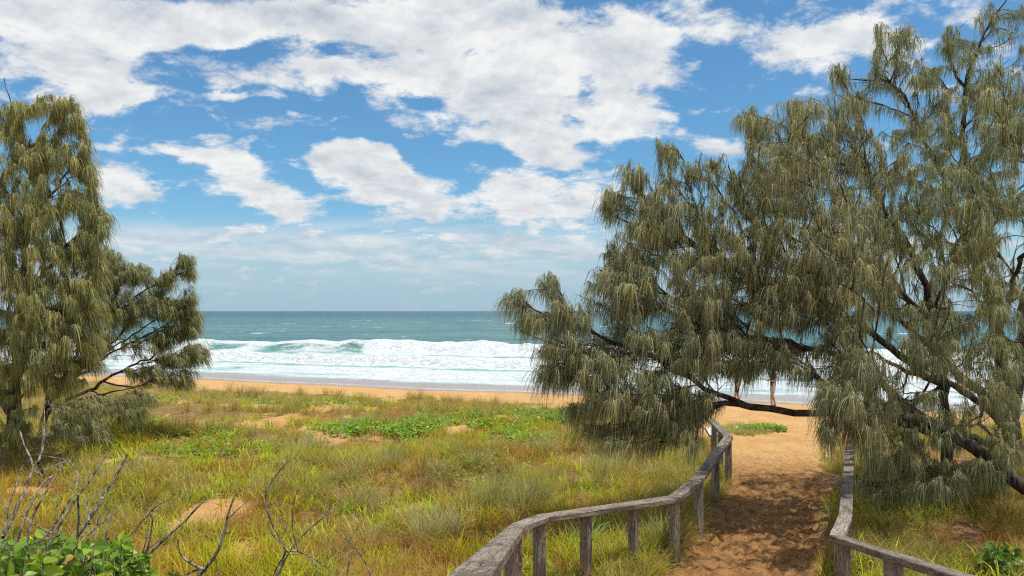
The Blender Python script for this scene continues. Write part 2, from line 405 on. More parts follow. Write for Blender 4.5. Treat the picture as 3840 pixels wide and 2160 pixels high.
# ------------------------------------------------------------------ casuarina trees
def build_tree(label, base, limbs, blobs, strands=100, slen=(.35,.6), wind=(0,0,0), seed=1, group=None, tone=(1,1,1), rscale=1.0, width=.0030, twigfill=.6, tmul=1.0, bare=.13, lift=0):
    rg = np.random.default_rng(seed)
    nodes = [np.array(base, float)]; par = [-1]; plen = [0.]; drc = [np.array([0,0,1.])]; mr = [0.]
    chains = []
    def resample(pts, rad, step=.22):
        pts = np.asarray(pts, float); seg = np.linalg.norm(np.diff(pts, axis=0), axis=1); L = np.concatenate([[0], np.cumsum(seg)])
        n = max(2, int(L[-1]/step)+1); t = np.linspace(0, L[-1], n)
        q = np.stack([np.interp(t, L, pts[:,k]) for k in range(3)], 1)
        for _ in range(3): q[1:-1] = .25*q[:-2]+.5*q[1:-1]+.25*q[2:]
        q[1:-1] += rg.normal(0, .018, (n-2, 3))
        return q, np.interp(t/L[-1], np.linspace(0,1,len(rad)), rad)
    for (pts, rad) in limbs:
        q, r = resample(pts, rad)
        N = np.array(nodes)
        if len(chains) == 0: j = 0; q[0] = nodes[0]
        else:
            j = int(np.argmin(np.linalg.norm(N-q[0], axis=1))); q[0] = N[j]
        ch = [j]
        for k in range(1, len(q)):
            nodes.append(q[k]); par.append(ch[-1]); plen.append(plen[ch[-1]]+np.linalg.norm(q[k]-q[k-1]))
            dd = q[k]-q[k-1]; drc.append(dd/(np.linalg.norm(dd)+1e-9)); mr.append(r[k]); ch.append(len(nodes)-1)
        mr[j] = max(mr[j], r[0]*.98)
        chains.append((ch, r[0]))
    nl = len(nodes)
    T = []; TB = []
    for (cu, cv, ru, rv, d0, d1, n, *bf) in blobs:
        n = int(round(n*tmul)); k = 0
        while k < n:
            a = rg.uniform(-1, 1, 3)
            if a[0]**2+a[1]**2+a[2]**2 > 1: continue
            if a[2] > -.2 and rg.random() < .25: pass
            T.append(P(cu+ru*a[0], cv+lift*min(1, max(0, (400-cv)/150))+rv*a[1], (d0+d1)/2+(d1-d0)/2*a[2])); TB.append(bf[0] if bf else bare); k += 1
    T = np.array(T)
    T[:,2] = np.maximum(T[:,2], ground_h(T[:,0], T[:,1])+.35)
    dl = np.min(np.linalg.norm(T[:,None,:]-np.array(nodes)[None,:,:], axis=2), axis=1)
    od = np.argsort(dl); T = T[od]; TB = np.array(TB)[od]
    cap = 60000
    NA = np.zeros((cap,3)); PL = np.zeros(cap); NA[:nl] = nodes; PL[:nl] = plen
    cnt = nl
    tips = []
    for t in T:
        d = np.linalg.norm(NA[:cnt]-t, axis=1)
        up = t[2]-NA[:cnt,2]
        cost = d+.32*PL[:cnt]+.25*np.maximum(-up, 0)+np.where(d < .3, .5, 0)
        j = int(np.argmin(cost)); L = d[j]
        p0 = NA[j]; dv = t-p0
        side = np.cross(dv, [0,0,1.])*rg.normal(0,.16); c1 = p0+drc[j]*L*.4+np.array([0,0,-.10*L])+side; c2 = t-dv*.22+np.array([0,0,.03*L-.04])
        n = max(3, int(L/.16)+1); s = np.linspace(0, 1, n)[:,None]
        q = (1-s)**3*p0+3*(1-s)**2*s*c1+3*(1-s)*s*s*c2+s**3*t
        jit = rg.normal(0, .014, q.shape); jit[0] = 0; q = q+np.cumsum(jit, 0)*.8
        ch = [j]
        for k in range(1, n):
            NA[cnt] = q[k]; PL[cnt] = PL[ch[-1]]+np.linalg.norm(q[k]-q[k-1]); par.append(ch[-1]); mr.append(0.)
            dd = q[k]-q[k-1]; drc.append(dd/(np.linalg.norm(dd)+1e-9)); ch.append(cnt); cnt += 1
        chains.append((ch, 0)); tips.append(ch)
    NA = NA[:cnt]
    w = np.zeros(cnt)
    for ch in tips: w[ch[-1]] += 1
    for i in range(cnt-1, 0, -1): w[par[i]] += w[i]
    rad = np.maximum(.0042*rscale*np.maximum(w, 1)**.42, np.array(mr))
    A = Acc()
    for k, (ch, r0) in enumerate(chains):
        r = rad[ch].copy()
        if r0 == 0:
            r[0] = min(r[0], r[1]*1.25); r[-1] *= .5
        else: r = np.maximum(np.array([mr[c] for c in ch]), rad[ch]*.8); r[0] = min(r[0], max(r0*1.1, r[1]*1.1))
        big = r.max() > .03
        V, Fq_ = tube(NA[ch], r, 9 if big else 4)
        if big:
            V = V+(rg.random(V.shape)-.5)*.012
        A.add(V, Fq_, np.full((len(V),3), .5))
    root = empty('casuarina_tree', base)
    tag(root, label, 'tree', group)
    me = A.mesh('trunk'); o = link('trunk', me, M_bark, root); o.matrix_parent_inverse = Matrix.Translation(-Vector(base))
    # drooping needle branchlets, hung along the last stretch of every twig
    ps=[]; ds=[]; hs=[]; clump=[]
    for ci, ch in enumerate(tips):
        if rg.random() < TB[ci]: continue
        dens = rg.choice([.45,.8,1.1,1.6])
        q = NA[ch]
        L = np.concatenate([[0], np.cumsum(np.linalg.norm(np.diff(q, axis=0), axis=1))])
        fl = min(L[-1], rg.uniform(.14, .55)*twigfill/.6)
        n = int(strands*dens*(.45+.55*fl/.35))
        tt = L[-1]-fl*rg.random(n)**1.3
        ps.append(np.stack([np.interp(tt, L, q[:,k]) for k in range(3)], 1))
        dr = q[-1]-q[max(0, len(q)-3)]; dr = dr/(np.linalg.norm(dr)+1e-9)
        a = rg.normal(0, 1, (n,3)); a /= np.linalg.norm(a, axis=1)[:,None]
        d = dr*rg.uniform(.4,1.6,(n,1))+a*.8+np.array([0,0,.5]); d /= np.linalg.norm(d, axis=1)[:,None]
        ds.append(d); clump.append(np.full(n, rg.random()))
        hs.append(np.full(n, rg.uniform(.6, 1.3)))
    ps = np.concatenate(ps); ds = np.concatenate(ds); cl = np.concatenate(clump); hs = np.concatenate(hs)
    n = len(ps); Ls = rg.uniform(*slen, n)*hs
    K = 5; t = np.linspace(0, 1, K)[None,:,None]
    sp = .46*rg.uniform(.35, 1.5, (n,1,1))
    q = ps[:,None,:]+Ls[:,None,None]*(ds[:,None,:]*(t-.42*t*t)*sp*1.5+np.array([0,0,-1.])*(t**1.6)*rg.uniform(.55,1.0,(n,1,1))+np.array(wind)*t**1.3+ (rg.normal(0,.03,(n,1,3)))*t)
    gz = ground_h(ps[:,0], ps[:,1])[:,None]
    q[:,:,2] = np.maximum(q[:,:,2], gz+.02)
    wa = rg.uniform(0, math.pi, n); wv = np.stack([np.cos(wa), np.sin(wa), rg.uniform(-.15,.15,n)], 1)
    prof = np.array([1,1,.95,.8,.35])[None,:,None]
    W = wv[:,None,:]*prof*(width*rg.uniform(.7,1.4,n))[:,None,None]
    a = rg.random((n,1)); c2 = cl[:,None]
    green = np.array([.10,.122,.056])*(1-a)+np.array([.44,.455,.25])*a
    green = green*(.70+.65*c2)*np.where(rg.random((n,1)) < 2, np.stack([1.08-.16*((cl*7)%1), np.ones(n), .82+.36*((cl*7)%1)],1), 1)
    yel = (rg.random((n,1)) < .12+.22*(c2 > .7))
    green = np.where(yel, np.array([.52,.43,.20])*(.7+.5*a), green)
    brn = (rg.random((n,1)) < .07)
    green = np.where(brn, np.array([.22,.15,.08])*(.7+.6*a), green)*np.array(tone)
    col = np.repeat(green[:,None,:], K, 1)
    col[:,0] = col[:,0]*.35+np.array([.58,.48,.28])*.65
    col[:,1] = col[:,1]*.65+np.array([.50,.46,.27])*.35
    V, Fq_, C = ribbons(q, W, col)
    me = np_mesh('crown', V, Fq_, C)
    o = link('crown', me, M_needle, root); o.matrix_parent_inverse = Matrix.Translation(-Vector(base))
    print(label, 'nodes', cnt, 'strands', n)
    return root
def L3(*a): return [P(*q) for q in a]
def gpt(u, v, d):
    p = P(u, v, d); p[2] = float(ground_h(p[0], p[1]))-.05; return tuple(p)
# near spreading tree: its long low limb crosses above the path
bA = gpt(1095, 525, 11.2)
limbsA = [
 (np.array([bA]+L3((1060,505,11.3),(1023,487,11.4),(975,450,11.5),(930,421,11.5),(870,414,11.4),(807,412,11.2),(760,408,11.1),(693,402,10.9),(640,399,10.7),(598,404,10.5))), [.15,.12,.10,.085,.07,.06,.05,.04,.028,.018,.008]),
 (L3((742,406,11.1),(716,395,11.0),(691,376,10.9),(657,358,10.8),(631,352,10.7),(590,330,10.5),(545,312,10.3)), [.035,.03,.028,.02,.012,.006]),
 (L3((945,432,11.5),(900,400,11.7),(860,362,11.8),(830,335,11.7),(811,300,11.6),(806,275,11.5)), [.07,.06,.055,.05,.04,.02]),
 (L3((860,362,11.8),(800,345,11.5),(740,335,11.2),(690,322,11.0),(640,300,10.8),(600,270,10.7)), [.045,.04,.035,.028,.018,.01]),
 (L3((811,300,11.6),(770,290,11.4),(720,262,11.2),(670,228,11.1),(635,190,11.0)), [.035,.03,.024,.018,.008]),
 (L3((740,335,11.2),(690,345,10.8),(640,350,10.4),(600,360,10.1),(560,350,10.0),(520,330,9.9)), [.03,.025,.02,.015,.01,.006]),
]
blobsA = [
 (612,342,40,14,10,11.2,14),(650,345,30,14,10,11.4,12),(560,372,24,12,9.7,10.6,9),(600,424,30,8,10,11,9),(650,428,34,9,10,11.4,12),(692,420,24,8,10.2,11.4,8),(575,408,18,8,9.8,10.6,5),(635,440,24,6,10,11,5),(606,440,10,5,9.8,10.4,3),(690,438,14,6,10,10.8,3),
 (512,300,14,10,9.8,10.4,6),(548,284,12,8,10,10.6,5),(532,322,22,9,9.7,10.5,10),(568,312,24,20,9.8,10.8,22),(560,345,28,16,9.6,10.6,18),
 (548,372,16,8,9.8,10.4,6),(590,365,28,22,9.6,10.8,24),(602,396,30,16,9.8,10.8,22),(640,380,34,24,9.8,11.2,30),(655,405,40,14,10,11.2,30),(690,392,26,14,10.2,11.4,18),
 (622,290,36,42,9.9,11.6,60),(640,240,34,38,10.2,11.8,46),(612,205,14,16,10.4,11.4,10),(632,178,14,13,10.4,11.4,8),(668,208,36,40,10.3,12,50),(664,155,12,12,10.6,11.6,7),
 (700,350,60,40,10.4,12,14,.9),(640,330,50,50,10,11.6,12,.9),(690,290,44,50,10,12.4,70),(690,345,40,26,10,12,40),(730,240,42,52,10.3,12.6,70),(706,172,24,16,10.8,12,14),(735,312,40,32,10.2,12.6,48),
]
bB = gpt(951, 499, 12.8)
limbsB = [
 (np.array([bB]+L3((948,470,12.8),(945,430,12.8),(943,380,12.8),(938,330,12.7),(925,285,12.6),(905,240,12.5),(880,200,12.4),(860,160,12.3))), [.11,.10,.085,.075,.07,.055,.04,.025,.012]),
 (L3((943,390,12.8),(905,358,12.5),(855,322,12.2),(811,292,12.0),(787,270,11.9),(773,240,11.9),(780,200,11.9),(789,168,11.9),(795,128,11.9)), [.065,.06,.055,.05,.045,.03,.022,.014,.007]),
 (L3((787,270,11.9),(765,240,11.8),(748,218,11.7),(735,190,11.6),(728,165,11.6)), [.035,.03,.02,.012,.006]),
 (L3((938,330,12.7),(900,290,12.1),(860,262,11.7),(825,225,11.3),(800,190,11.1)), [.045,.04,.03,.02,.01]),
 (L3((945,440,12.8),(920,430,12.0),(890,420,11.0),(865,405,10.2),(845,392,9.6)), [.045,.035,.028,.02,.01]),
 (L3((948,470,12.8),(930,475,12.4),(905,470,12.0),(885,465,11.8)), [.03,.022,.015,.008]),
]
blobsB = [
 (745,122,12,10,11,12,5),(760,132,16,12,11,12.2,8),(795,122,22,22,11.2,12.6,14),(770,185,46,38,10.8,13,64),(815,165,40,40,11,13,50),
 (800,150,66,60,8.9,10.6,22),(860,250,60,60,8.9,10.4,22),(800,250,46,48,10.4,13,74),(790,298,44,34,10.4,12.8,56),(790,350,52,9,10.4,12.4,14),(850,362,26,14,10.2,12.2,14),(835,385,18,10,10.2,12,8),(828,388,12,12,9.4,10.6,8),(700,362,30,12,10.2,11.6,10),(725,345,30,10,10.4,12,10),(738,343,26,8,10.6,12,9),(770,345,26,7,10.6,12,9),(752,368,8,6,10.6,11.4,3),(777,356,10,5,10.6,11.2,5),(766,362,6,3,10.6,11.2,2),(736,362,9,8,10.6,11.2,5),(800,366,12,7,10.4,11.4,5),(850,225,44,44,10.6,13.4,58),(855,285,44,42,10.4,13,52),(845,328,32,20,10.2,12.4,20),
 (840,78,12,10,11.8,12.8,5),(845,118,26,22,11.4,13,16),(880,165,34,34,11.4,13.4,32),
 (838,400,24,22,9.0,10.0,22),(870,365,24,24,9.2,10.6,20),(826,425,12,10,9.1,9.7,7),(862,425,20,16,9.2,10.2,12),(885,400,26,18,9.8,11,12),
 (905,455,32,16,11,13.2,16),(948,470,36,14,11,13.4,16),(880,462,16,10,10.6,12,6),
]
bC = gpt(1012, 462, 16.4)
limbsC = [
 (np.array([bC]+L3((1014,440,16.4),(1005,410,16.2),(1003,370,16.0),(995,320,15.6),(982,270,15.2),(969,220,14.9),(974,182,14.7),(961,149,14.6),(964,108,14.5),(962,86,14.5),(980,41,14.4),(995,13,14.4),(1010,-6,14.4))), [.2,.19,.15,.12,.10,.085,.07,.06,.055,.045,.04,.025,.015,.008]),
 (L3((1010,425,16.3),(1018,380,16.4),(1022,330,16.4),(1030,270,16.2),(1040,200,16.0),(1045,130,15.8)), [.13,.12,.10,.08,.05,.03]),
 (L3((962,86,14.5),(944,60,14.4),(947,33,14.3)), [.03,.02,.008]),
 (L3((990,300,15.5),(970,255,15.0),(955,215,14.6),(944,179,14.3),(929,149,14.1),(913,116,13.9),(906,94,13.8),(891,78,13.7),(875,81,13.6),(850,79,13.5)), [.07,.06,.055,.05,.045,.035,.03,.022,.015,.007]),
 (L3((893,78,13.7),(901,58,13.7),(899,32,13.7)), [.018,.012,.006]),
 (L3((1004,412,16.2),(978,390,15.4),(957,374,14.9),(930,345,14.4),(900,322,14.0),(870,290,13.7)), [.11,.10,.085,.07,.05,.03]),
 (L3((1012,432,16.3),(975,398,15.2),(946,382,14.6),(905,372,14.0),(870,352,13.6)), [.09,.08,.065,.045,.025]),
 (L3((969,220,14.9),(1000,205,14.2),(1030,190,13.6),(1060,180,13)), [.045,.04,.03,.02]),
 (L3((1018,455,16.2),(980,440,15.2),(940,424,14.2),(905,410,13.4),(870,408,12.8)), [.08,.07,.06,.04,.02]),
 (L3((1003,370,16.0),(1000,330,14.6),(1010,290,13.2),(1020,260,12.2)), [.06,.05,.035,.02]),
]
blobsC = [
 (884,40,14,14,13,14.2,7),(905,42,16,16,13,14.2,8),(890,68,28,16,13,14.4,12),(872,100,34,22,12.8,14.6,18),(925,80,24,20,13,14.8,12),
 (948,42,12,16,13.6,14.8,6),(972,60,26,22,13.6,15.2,14),(985,20,20,14,13.8,15,8),(1012,35,20,28,13.6,15.4,10),(960,105,38,22,13.2,15.2,22),(1005,95,30,30,13,15.4,22),
 (925,135,44,28,12.6,15,34),(985,150,42,34,12.6,15.4,36),(940,190,50,38,12,15,52),(1000,210,40,40,12,15,42),(905,230,40,40,12,14.4,40),
 (960,260,50,34,12,15,36),(920,300,40,28,12.2,14.6,20),(1000,290,36,30,11.8,15,18),(985,345,40,18,13,15.4,8),
 (960,230,50,70,9.2,10.8,34),(1005,110,26,60,9.5,11,22),(940,340,40,30,9.6,11,16),(1090,180,60,110,8.8,11,60),(1190,260,60,110,8.6,11,50),(950,350,60,50,11,13.4,40,.85),(905,400,50,36,10.8,13,28,.85),(1000,400,30,50,12,15,24,.85),(900,300,50,30,11.5,13.5,16,.8),(1050,120,40,90,13,16,40),(1080,250,60,110,12,17,80),(1060,380,40,50,13,17,20),(1110,60,40,60,13,16,20),  # near and off-frame clumps added to shade the ground below
 (930,340,45,40,11,13,30),(990,370,34,44,11,13,30),(930,415,50,30,10.8,12.6,30),(1000,455,26,24,10.8,12.4,18),(885,440,30,24,10.4,12,16),(870,480,30,8,10.6,12,8),(940,480,40,10,10.4,12.4,10),(1000,300,30,30,11.5,13,12),(960,320,30,20,11.5,13.5,8),(900,490,30,6,10.6,12,5),(1010,395,14,16,11,13,6),
 (1005,440,26,24,11.6,14,12),(985,475,30,14,11.8,13.6,10),(960,430,22,14,12,14,6),
]
TG = 'casuarina trees on the dune'
build_tree('spreading casuarina whose long bare limb crosses low above the sandy path', bA, limbsA, blobsA, 62, (.17,.42), (-.03,0,0), 3, TG, (1,1,1.04), tmul=2.35, lift=-8)
build_tree('slender dark trunked casuarina in the middle of the right hand thicket beside the handrail', bB, limbsB, blobsB, 62, (.17,.42), (-.03,0,0), 4, TG, (1,1,1.06), tmul=2.7, lift=-8)
build_tree('tallest casuarina with airy open top at the right edge of the picture', bC, limbsC, blobsC, 62, (.18,.42), (-.02,0,0), 5, TG, (.95,1,1.04), tmul=2.3, lift=-8)
bD = gpt(22, 452, 17.0)
limbsD = [
 (np.array([bD]+L3((16,430,17.0),(10,405,17.0),(18,380,16.9),(20,340,16.8),(22,290,16.6),(26,230,16.4),(30,180,16.2),(24,140,16.1),(10,100,16.0),(4,78,16.0))), [.17,.15,.13,.12,.10,.085,.06,.04,.025,.012,.005]),
 (L3((14,418,17.0),(-6,380,17),(-20,330,16.8),(-30,270,16.5),(-40,200,16.2)), [.12,.11,.09,.06,.03]),
 (L3((26,230,16.4),(50,195,16.0),(70,170,15.8),(85,150,15.6)), [.045,.035,.02,.008]),
 (L3((22,290,16.6),(50,270,16.0),(78,235,15.6),(98,205,15.4)), [.05,.04,.025,.008]),
 (L3((20,340,16.8),(45,320,15.8),(70,300,15.2),(92,280,15)), [.05,.04,.025,.01]),
]
blobsD = [
 (22,104,20,12,15.4,16.4,9),(52,104,22,12,15.4,16.4,9),(66,122,14,16,15.4,16.4,7),(72,102,11,7,15.4,16.2,4),(78,122,7,9,15.4,16.2,4),(2,120,16,20,15.4,16.4,6),(20,150,34,28,15,17,26),(50,150,30,24,15,16.8,20),
 (78,158,14,12,15.2,16.2,8),(30,200,48,34,14.6,17,52),(82,192,16,18,15,16.2,12),(97,212,8,8,15,15.8,5),(30,250,55,40,14.4,17.2,64),
 (84,240,16,24,14.8,16.2,18),(25,305,62,36,14.2,17,62),(78,290,20,24,14.6,16,16),(20,350,50,26,14.2,17,36),(66,335,24,22,14.6,16,12),
 (95,262,14,22,14.8,16,14),(104,222,8,14,14.9,15.8,7),(90,305,18,26,14.8,16.2,16),(92,345,16,22,15,16.4,10),(30,375,50,20,14.4,16.8,14),(70,370,26,16,14.8,16.6,9),(84,140,6,10,15.2,16,4),(92,170,8,12,15.2,16,6),(5,430,30,14,14.6,16.4,10),(10,405,30,18,14.4,16.6,6),(-50,180,50,90,14.6,18,50),(-60,320,50,90,14.6,18,50),(24,440,24,8,15,16.6,5),
]
build_tree('tall dense casuarina with upright bare tip at the left edge', bD, limbsD, blobsD, 84, (.22,.5), (.08,0,0), 8, TG, (1.10,1.08,.88), 1.0, .0036, tmul=2.7)
bE = gpt(42, 424, 20.5)
limbsE = [
 (np.array([bE]+L3((47,401,20.4),(58,386,20.3),(80,365,20),(94,347,19.8),(108,325,19.6),(130,300,19.4),(155,284,19.2),(180,266,19))), [0.0930,0.0806,0.0682,0.0558,0.0434,0.0310,0.0217,0.0136,0.0050]),
 (L3((45,415,20.4),(66,399,20.2),(91,390,19.8),(106,380,19.5),(121,372,19.2),(141,360,18.9),(155,358,18.8),(164,349,18.7),(164,335,18.6),(158,320,18.6)), [0.0682,0.0589,0.0496,0.0434,0.0372,0.0310,0.0248,0.0174,0.0112,0.0050]),
 (L3((106,382,19.5),(120,387,19.2),(135,387,19),(150,382,18.8),(165,378,18.6)), [0.0248,0.0217,0.0186,0.0124,0.0050]),
 (L3((80,365,20),(100,340,19.6),(115,310,19.4),(118,280,19.3)), [0.0279,0.0217,0.0124,0.0050]),
 (L3((80,365,20),(110,350,19.6),(140,330,19.3),(170,312,19.1),(186,305,19)), [0.0279,0.0217,0.0155,0.0093,0.0043]),
 (L3((91,390,19.8),(110,400,18.6),(125,410,17.6)), [0.0248,0.0186,0.0074]),
 (L3((47,401,20.4),(60,412,19),(74,428,17.6),(85,440,16.8)), [0.0248,0.0186,0.0124,0.0050]),
 (L3((46,408,20.4),(62,380,20.2),(78,350,20),(86,320,19.8),(90,295,19.6)), [.06,.045,.03,.02,.006]),
 (L3((50,398,20.4),(84,372,20),(112,352,19.7),(140,338,19.4),(166,326,19.2)), [.055,.045,.03,.02,.006]),
 (L3((52,396,20.4),(90,360,20),(120,335,19.7),(146,310,19.4),(165,290,19.2)), [.055,.045,.03,.02,.006]),
 (L3((47,412,20.4),(80,400,19.6),(112,392,19),(140,388,18.6)), [.05,.035,.02,.006]),
]
blobsE = [
 (108,262,14,12,18.6,20,14),(128,276,20,12,18.6,20,18),(105,285,16,16,18.6,20.2,12),(165,285,16,8,18.6,20,8),(142,276,9,8,18.6,19.6,5),(170,276,10,6,18.6,19.4,5),(186,264,10,6,18.6,19.4,7),(190,276,6,6,18.6,19.2,4),
 (125,308,26,20,18.4,20.4,26),(158,305,24,16,18.4,20,22),(180,312,18,11,18.4,19.8,14),(186,330,14,10,18.4,19.4,11),(195,318,6,8,18.4,19.2,4),(165,338,20,11,18.4,19.6,12),
 (192,350,9,9,18.2,19,7),(176,360,20,9,18,19.4,10),(150,372,26,8,18,19.4,10),(180,378,20,9,18,19,8),(100,300,20,18,18.6,20.6,14),(95,340,18,18,18.4,20.4,7),
 (85,405,28,12,16.6,19,16),(120,400,26,10,16.8,19,14),(60,432,26,12,15.8,18.4,14),(90,440,24,9,16,17.8,12),(130,412,18,8,16.8,18.4,7),(95,425,20,8,16.2,18,9),(120,335,30,26,18.4,20.4,10),(70,410,24,14,17,19.5,8),(150,350,34,20,18.4,20,8),(60,300,30,30,18,20,8),(140,395,24,8,17.4,19,6),(205,352,4,10,18.4,19,3),(190,298,10,8,18.4,19.2,5),
]
build_tree('wind swept casuarina leaning right with fanned branches over the surf', bE, limbsE, blobsE, 46, (.18,.38), (.2,0,0), 9, TG, (.94,.95,.86), .8, .0038, tmul=5.6, bare=.22, lift=-7)

# ------------------------------------------------------------------ grasses and creepers
def blades(x, y, az, lean, length, width, droop, col, K=4, zoff=-.02):
    n = len(x); z = ground_h(x, y)+zoff
    t = np.linspace(0, 1, K)[None,:]
    hx = np.cos(az)[:,None]; hy = np.sin(az)[:,None]
    ang = lean[:,None]+droop[:,None]*t
    ds = length[:,None]/(K-1)
    r = np.concatenate([np.zeros((n,1)), np.cumsum(np.sin(ang[:,:-1])*ds, 1)], 1)
    zz = np.concatenate([np.zeros((n,1)), np.cumsum(np.cos(ang[:,:-1])*ds, 1)], 1)
    q = np.stack([x[:,None]+hx*r, y[:,None]+hy*r, z[:,None]+zz], -1)
    wv = np.stack([-np.sin(az), np.cos(az), np.zeros(n)], 1)
    a = rng.uniform(-.7,.7,n); wv = wv*np.cos(a)[:,None]+np.stack([np.cos(az),np.sin(az),np.zeros(n)],1)*np.sin(a)[:,None]
    prof = np.interp(np.linspace(0,1,K), [0,.35,.75,1], [.7,1,.7,.08])
    W = wv[:,None,:]*(width[:,None]*prof[None,:])[:,:,None]
    return ribbons(q, W, col)
def scatter(n, dmin, dmax, umin=-.95, umax=.95, pw=1.0):
    d = dmin*(dmax/dmin)**rng.random(n); u = rng.uniform(umin, umax, n)
    return u*d, d
def ok_veg(x, y, thr=.5):
    return vegmask(x, y) > thr
def tufts(acc, cx_, cy_, nb, rad, length, width, lean, droop, cols, lv=.3):
    """cx_,cy_ centres; nb blades each"""
    n = len(cx_)
    k = np.repeat(np.arange(n), nb)
    N = len(k)
    rr = rad[k]*np.sqrt(rng.random(N)); th = rng.uniform(0, 2*math.pi, N)
    x = cx_[k]+rr*np.cos(th); y = cy_[k]+rr*np.sin(th)
    az = th+rng.normal(0,.5,N)
    le = lean*rng.random(N)*(.4+.6*rr/np.maximum(rad[k],1e-3))
    ln = length[k]*rng.uniform(1-lv,1+lv,N)
    ca = np.asarray(cols[0]); cb = np.asarray(cols[1])
    m = (rng.random(n))[k][:,None]*.6+rng.random((N,1))*.4
    col = (ca*(1-m)+cb*m)*rng.uniform(.75,1.25,(N,1))
    V, Fq_, C = blades(x, y, az, le, ln, width*rng.uniform(.7,1.3,N), droop*rng.uniform(.4,1.4,N), col)
    acc.add(V, Fq_, C)
def fld(x, y, sc, seed): return fbm(x*sc+11.7*seed, y*sc*1.3-5.1*seed, 3, 60+seed)
def pxuv(x, y):
    z = ground_h(x, y); return CX+F*x/y, HV+F*(H-z)/y
DR = 12.5   # under the right hand trees the sward is thin
def right_side(x, y): return x > np.interp(y, _py, _pr)-.1

# a) low green and yellow sward
A = Acc()
x, y = scatter(30000, 7.0, 34)
m = ok_veg(x, y, .45) & (sand_patch(x, y) < .55+.3*rng.random(len(x)))
rs = right_side(x, y)
m &= ~(rs & (y < 16) & (rng.random(len(x)) < .96))
m &= fld(x, y, 1.1, 2) > .36+.12*rng.random(len(x))
x, y = x[m], y[m]
gfield = fld(x, y, .35, 4)
L = .10+.42*sst(.38,.68,fld(x, y, 1.0, 5))*rng.uniform(.5,1.1,len(x))
kk = gfield+rng.normal(0,.06,len(x))
sel = kk > .5
tufts(A, x[sel], y[sel], 8, np.full(sel.sum(), .05), L[sel]*.8, .0050, .9, 1.1, ((.22,.29,.018),(.62,.60,.045)))
tufts(A, x[~sel], y[~sel], 8, np.full((~sel).sum(), .05), L[~sel]*.8, .0044, .9, 1.1, ((.58,.40,.12),(.34,.32,.045)))
o = link('dune_grass', A.mesh('dune_grass'), M_grass); tag(o, 'low green and yellow grass covering the dune', 'grass', kind='stuff')
# b) dry straw and reddish grass, mostly left foreground
A = Acc()
x, y = scatter(15000, 7.0, 30)
u, v = pxuv(x, y)
dens = sst(.40, .58, fld(x, y, .5, 7)+.22*sst(450, 530, v)-.08*sst(430, 400, v))
m = ok_veg(x, y, .5) & (rng.random(len(x)) < dens) & (sand_patch(x, y) < .8) & ~(right_side(x, y) & (rng.random(len(x)) < .8))
x, y = x[m], y[m]
red = fld(x, y, .7, 8) > .52
L = rng.uniform(.22, .42, len(x))
tufts(A, x[~red], y[~red], 11, np.full((~red).sum(), .07), L[~red]*.85, .0032, 1.0, .8, ((.54,.37,.14),(.38,.25,.09)))
tufts(A, x[red], y[red], 12, np.full(red.sum(), .07), L[red]*.85, .0032, .9, .7, ((.44,.24,.10),(.30,.17,.07)))
o = link('dry_grass', A.mesh('dry_grass'), M_grass); tag(o, 'dry straw and reddish brown grass on the dune', 'dry grass', kind='stuff')
# c) grey green spinifex tussocks
A = Acc()
x, y = scatter(3600, 9.0, 37)
u, v = pxuv(x, y)
w = sst(.47, .60, fld(x, y, .6, 9)+.20*sst(450, 400, v)-.05*sst(450,500,v))
m = ok_veg(x, y, .35) & (rng.random(len(x)) < w*.8) & (sand_patch(x, y) < .75) & ~(right_side(x, y) & (y < 15))
x, y = x[m], y[m]
fixed = [(640,1835-1250,.0)]
L = rng.uniform(.28, .52, len(x))*(1+.35*(rng.random(len(x)) > .8))
pur = rng.random(len(x)) > .72
for sl, cc in ((~pur, ((.22,.21,.08),(.50,.47,.22))), (pur, ((.24,.17,.10),(.38,.29,.18)))):
    n = sl.sum()
    tufts(A, x[sl], y[sl], 50, rng.uniform(.05,.15,n), L[sl], .0044, 1.15, 1.0, cc)
big = [(425,546,.5),(443,542,.5),(520,560,.4),(475,470,.45),(440,480,.45),(390,470,.4),(300,455,.45),(318,448,.5),(245,400,.3),(212,437,.5),(620,470,.5),(655,480,.5),(595,465,.4),(350,432,.45),(375,424,.4),(545,455,.45)]
bx=[];by=[];bl=[]
for (u_, v_, l_) in big:
    d = 3.25*F/(v_-HV); bx.append((u_-CX)/F*d); by.append(d); bl.append(l_)
bx, by, bl = map(np.array, (bx,by,bl))
mm = ok_veg(bx, by, .3)
tufts(A, bx[mm], by[mm], 230, np.full(mm.sum(), .2), bl[mm]*1.05, .0034, 1.2, 1.0, ((.29,.30,.18),(.48,.48,.31)))
o = link('spinifex_grass', A.mesh('spinifex_grass'), M_grass); tag(o, 'grey green spinifex tussocks across the dune', 'tussock grass', kind='stuff')
# d) broad bright blades in the foreground
A = Acc()
x, y = scatter(4200, 7.5, 22)
u, v = pxuv(x, y)
m = ok_veg(x, y, .6) & (rng.random(len(x)) < sst(.38,.62, fld(x, y, .55, 12)+.06)) & ~(right_side(x, y) & (x > 7))
x, y = x[m], y[m]; n = len(x)
lo = rng.random(n) < .6
for sl, cc in ((lo, ((0.360,0.495,0.045),(0.570,0.630,0.075))), (~lo, ((0.195,0.330,0.053),(0.390,0.480,0.075)))):
    tufts(A, x[sl], y[sl], 10, rng.uniform(.05,.12,sl.sum()), rng.uniform(.2,.36,sl.sum()), .0075, .8, 1.5, cc)
o = link('blade_grass', A.mesh('blade_grass'), M_grass); tag(o, 'broad bladed yellow green grass in the dune foreground', 'grass', kind='stuff')
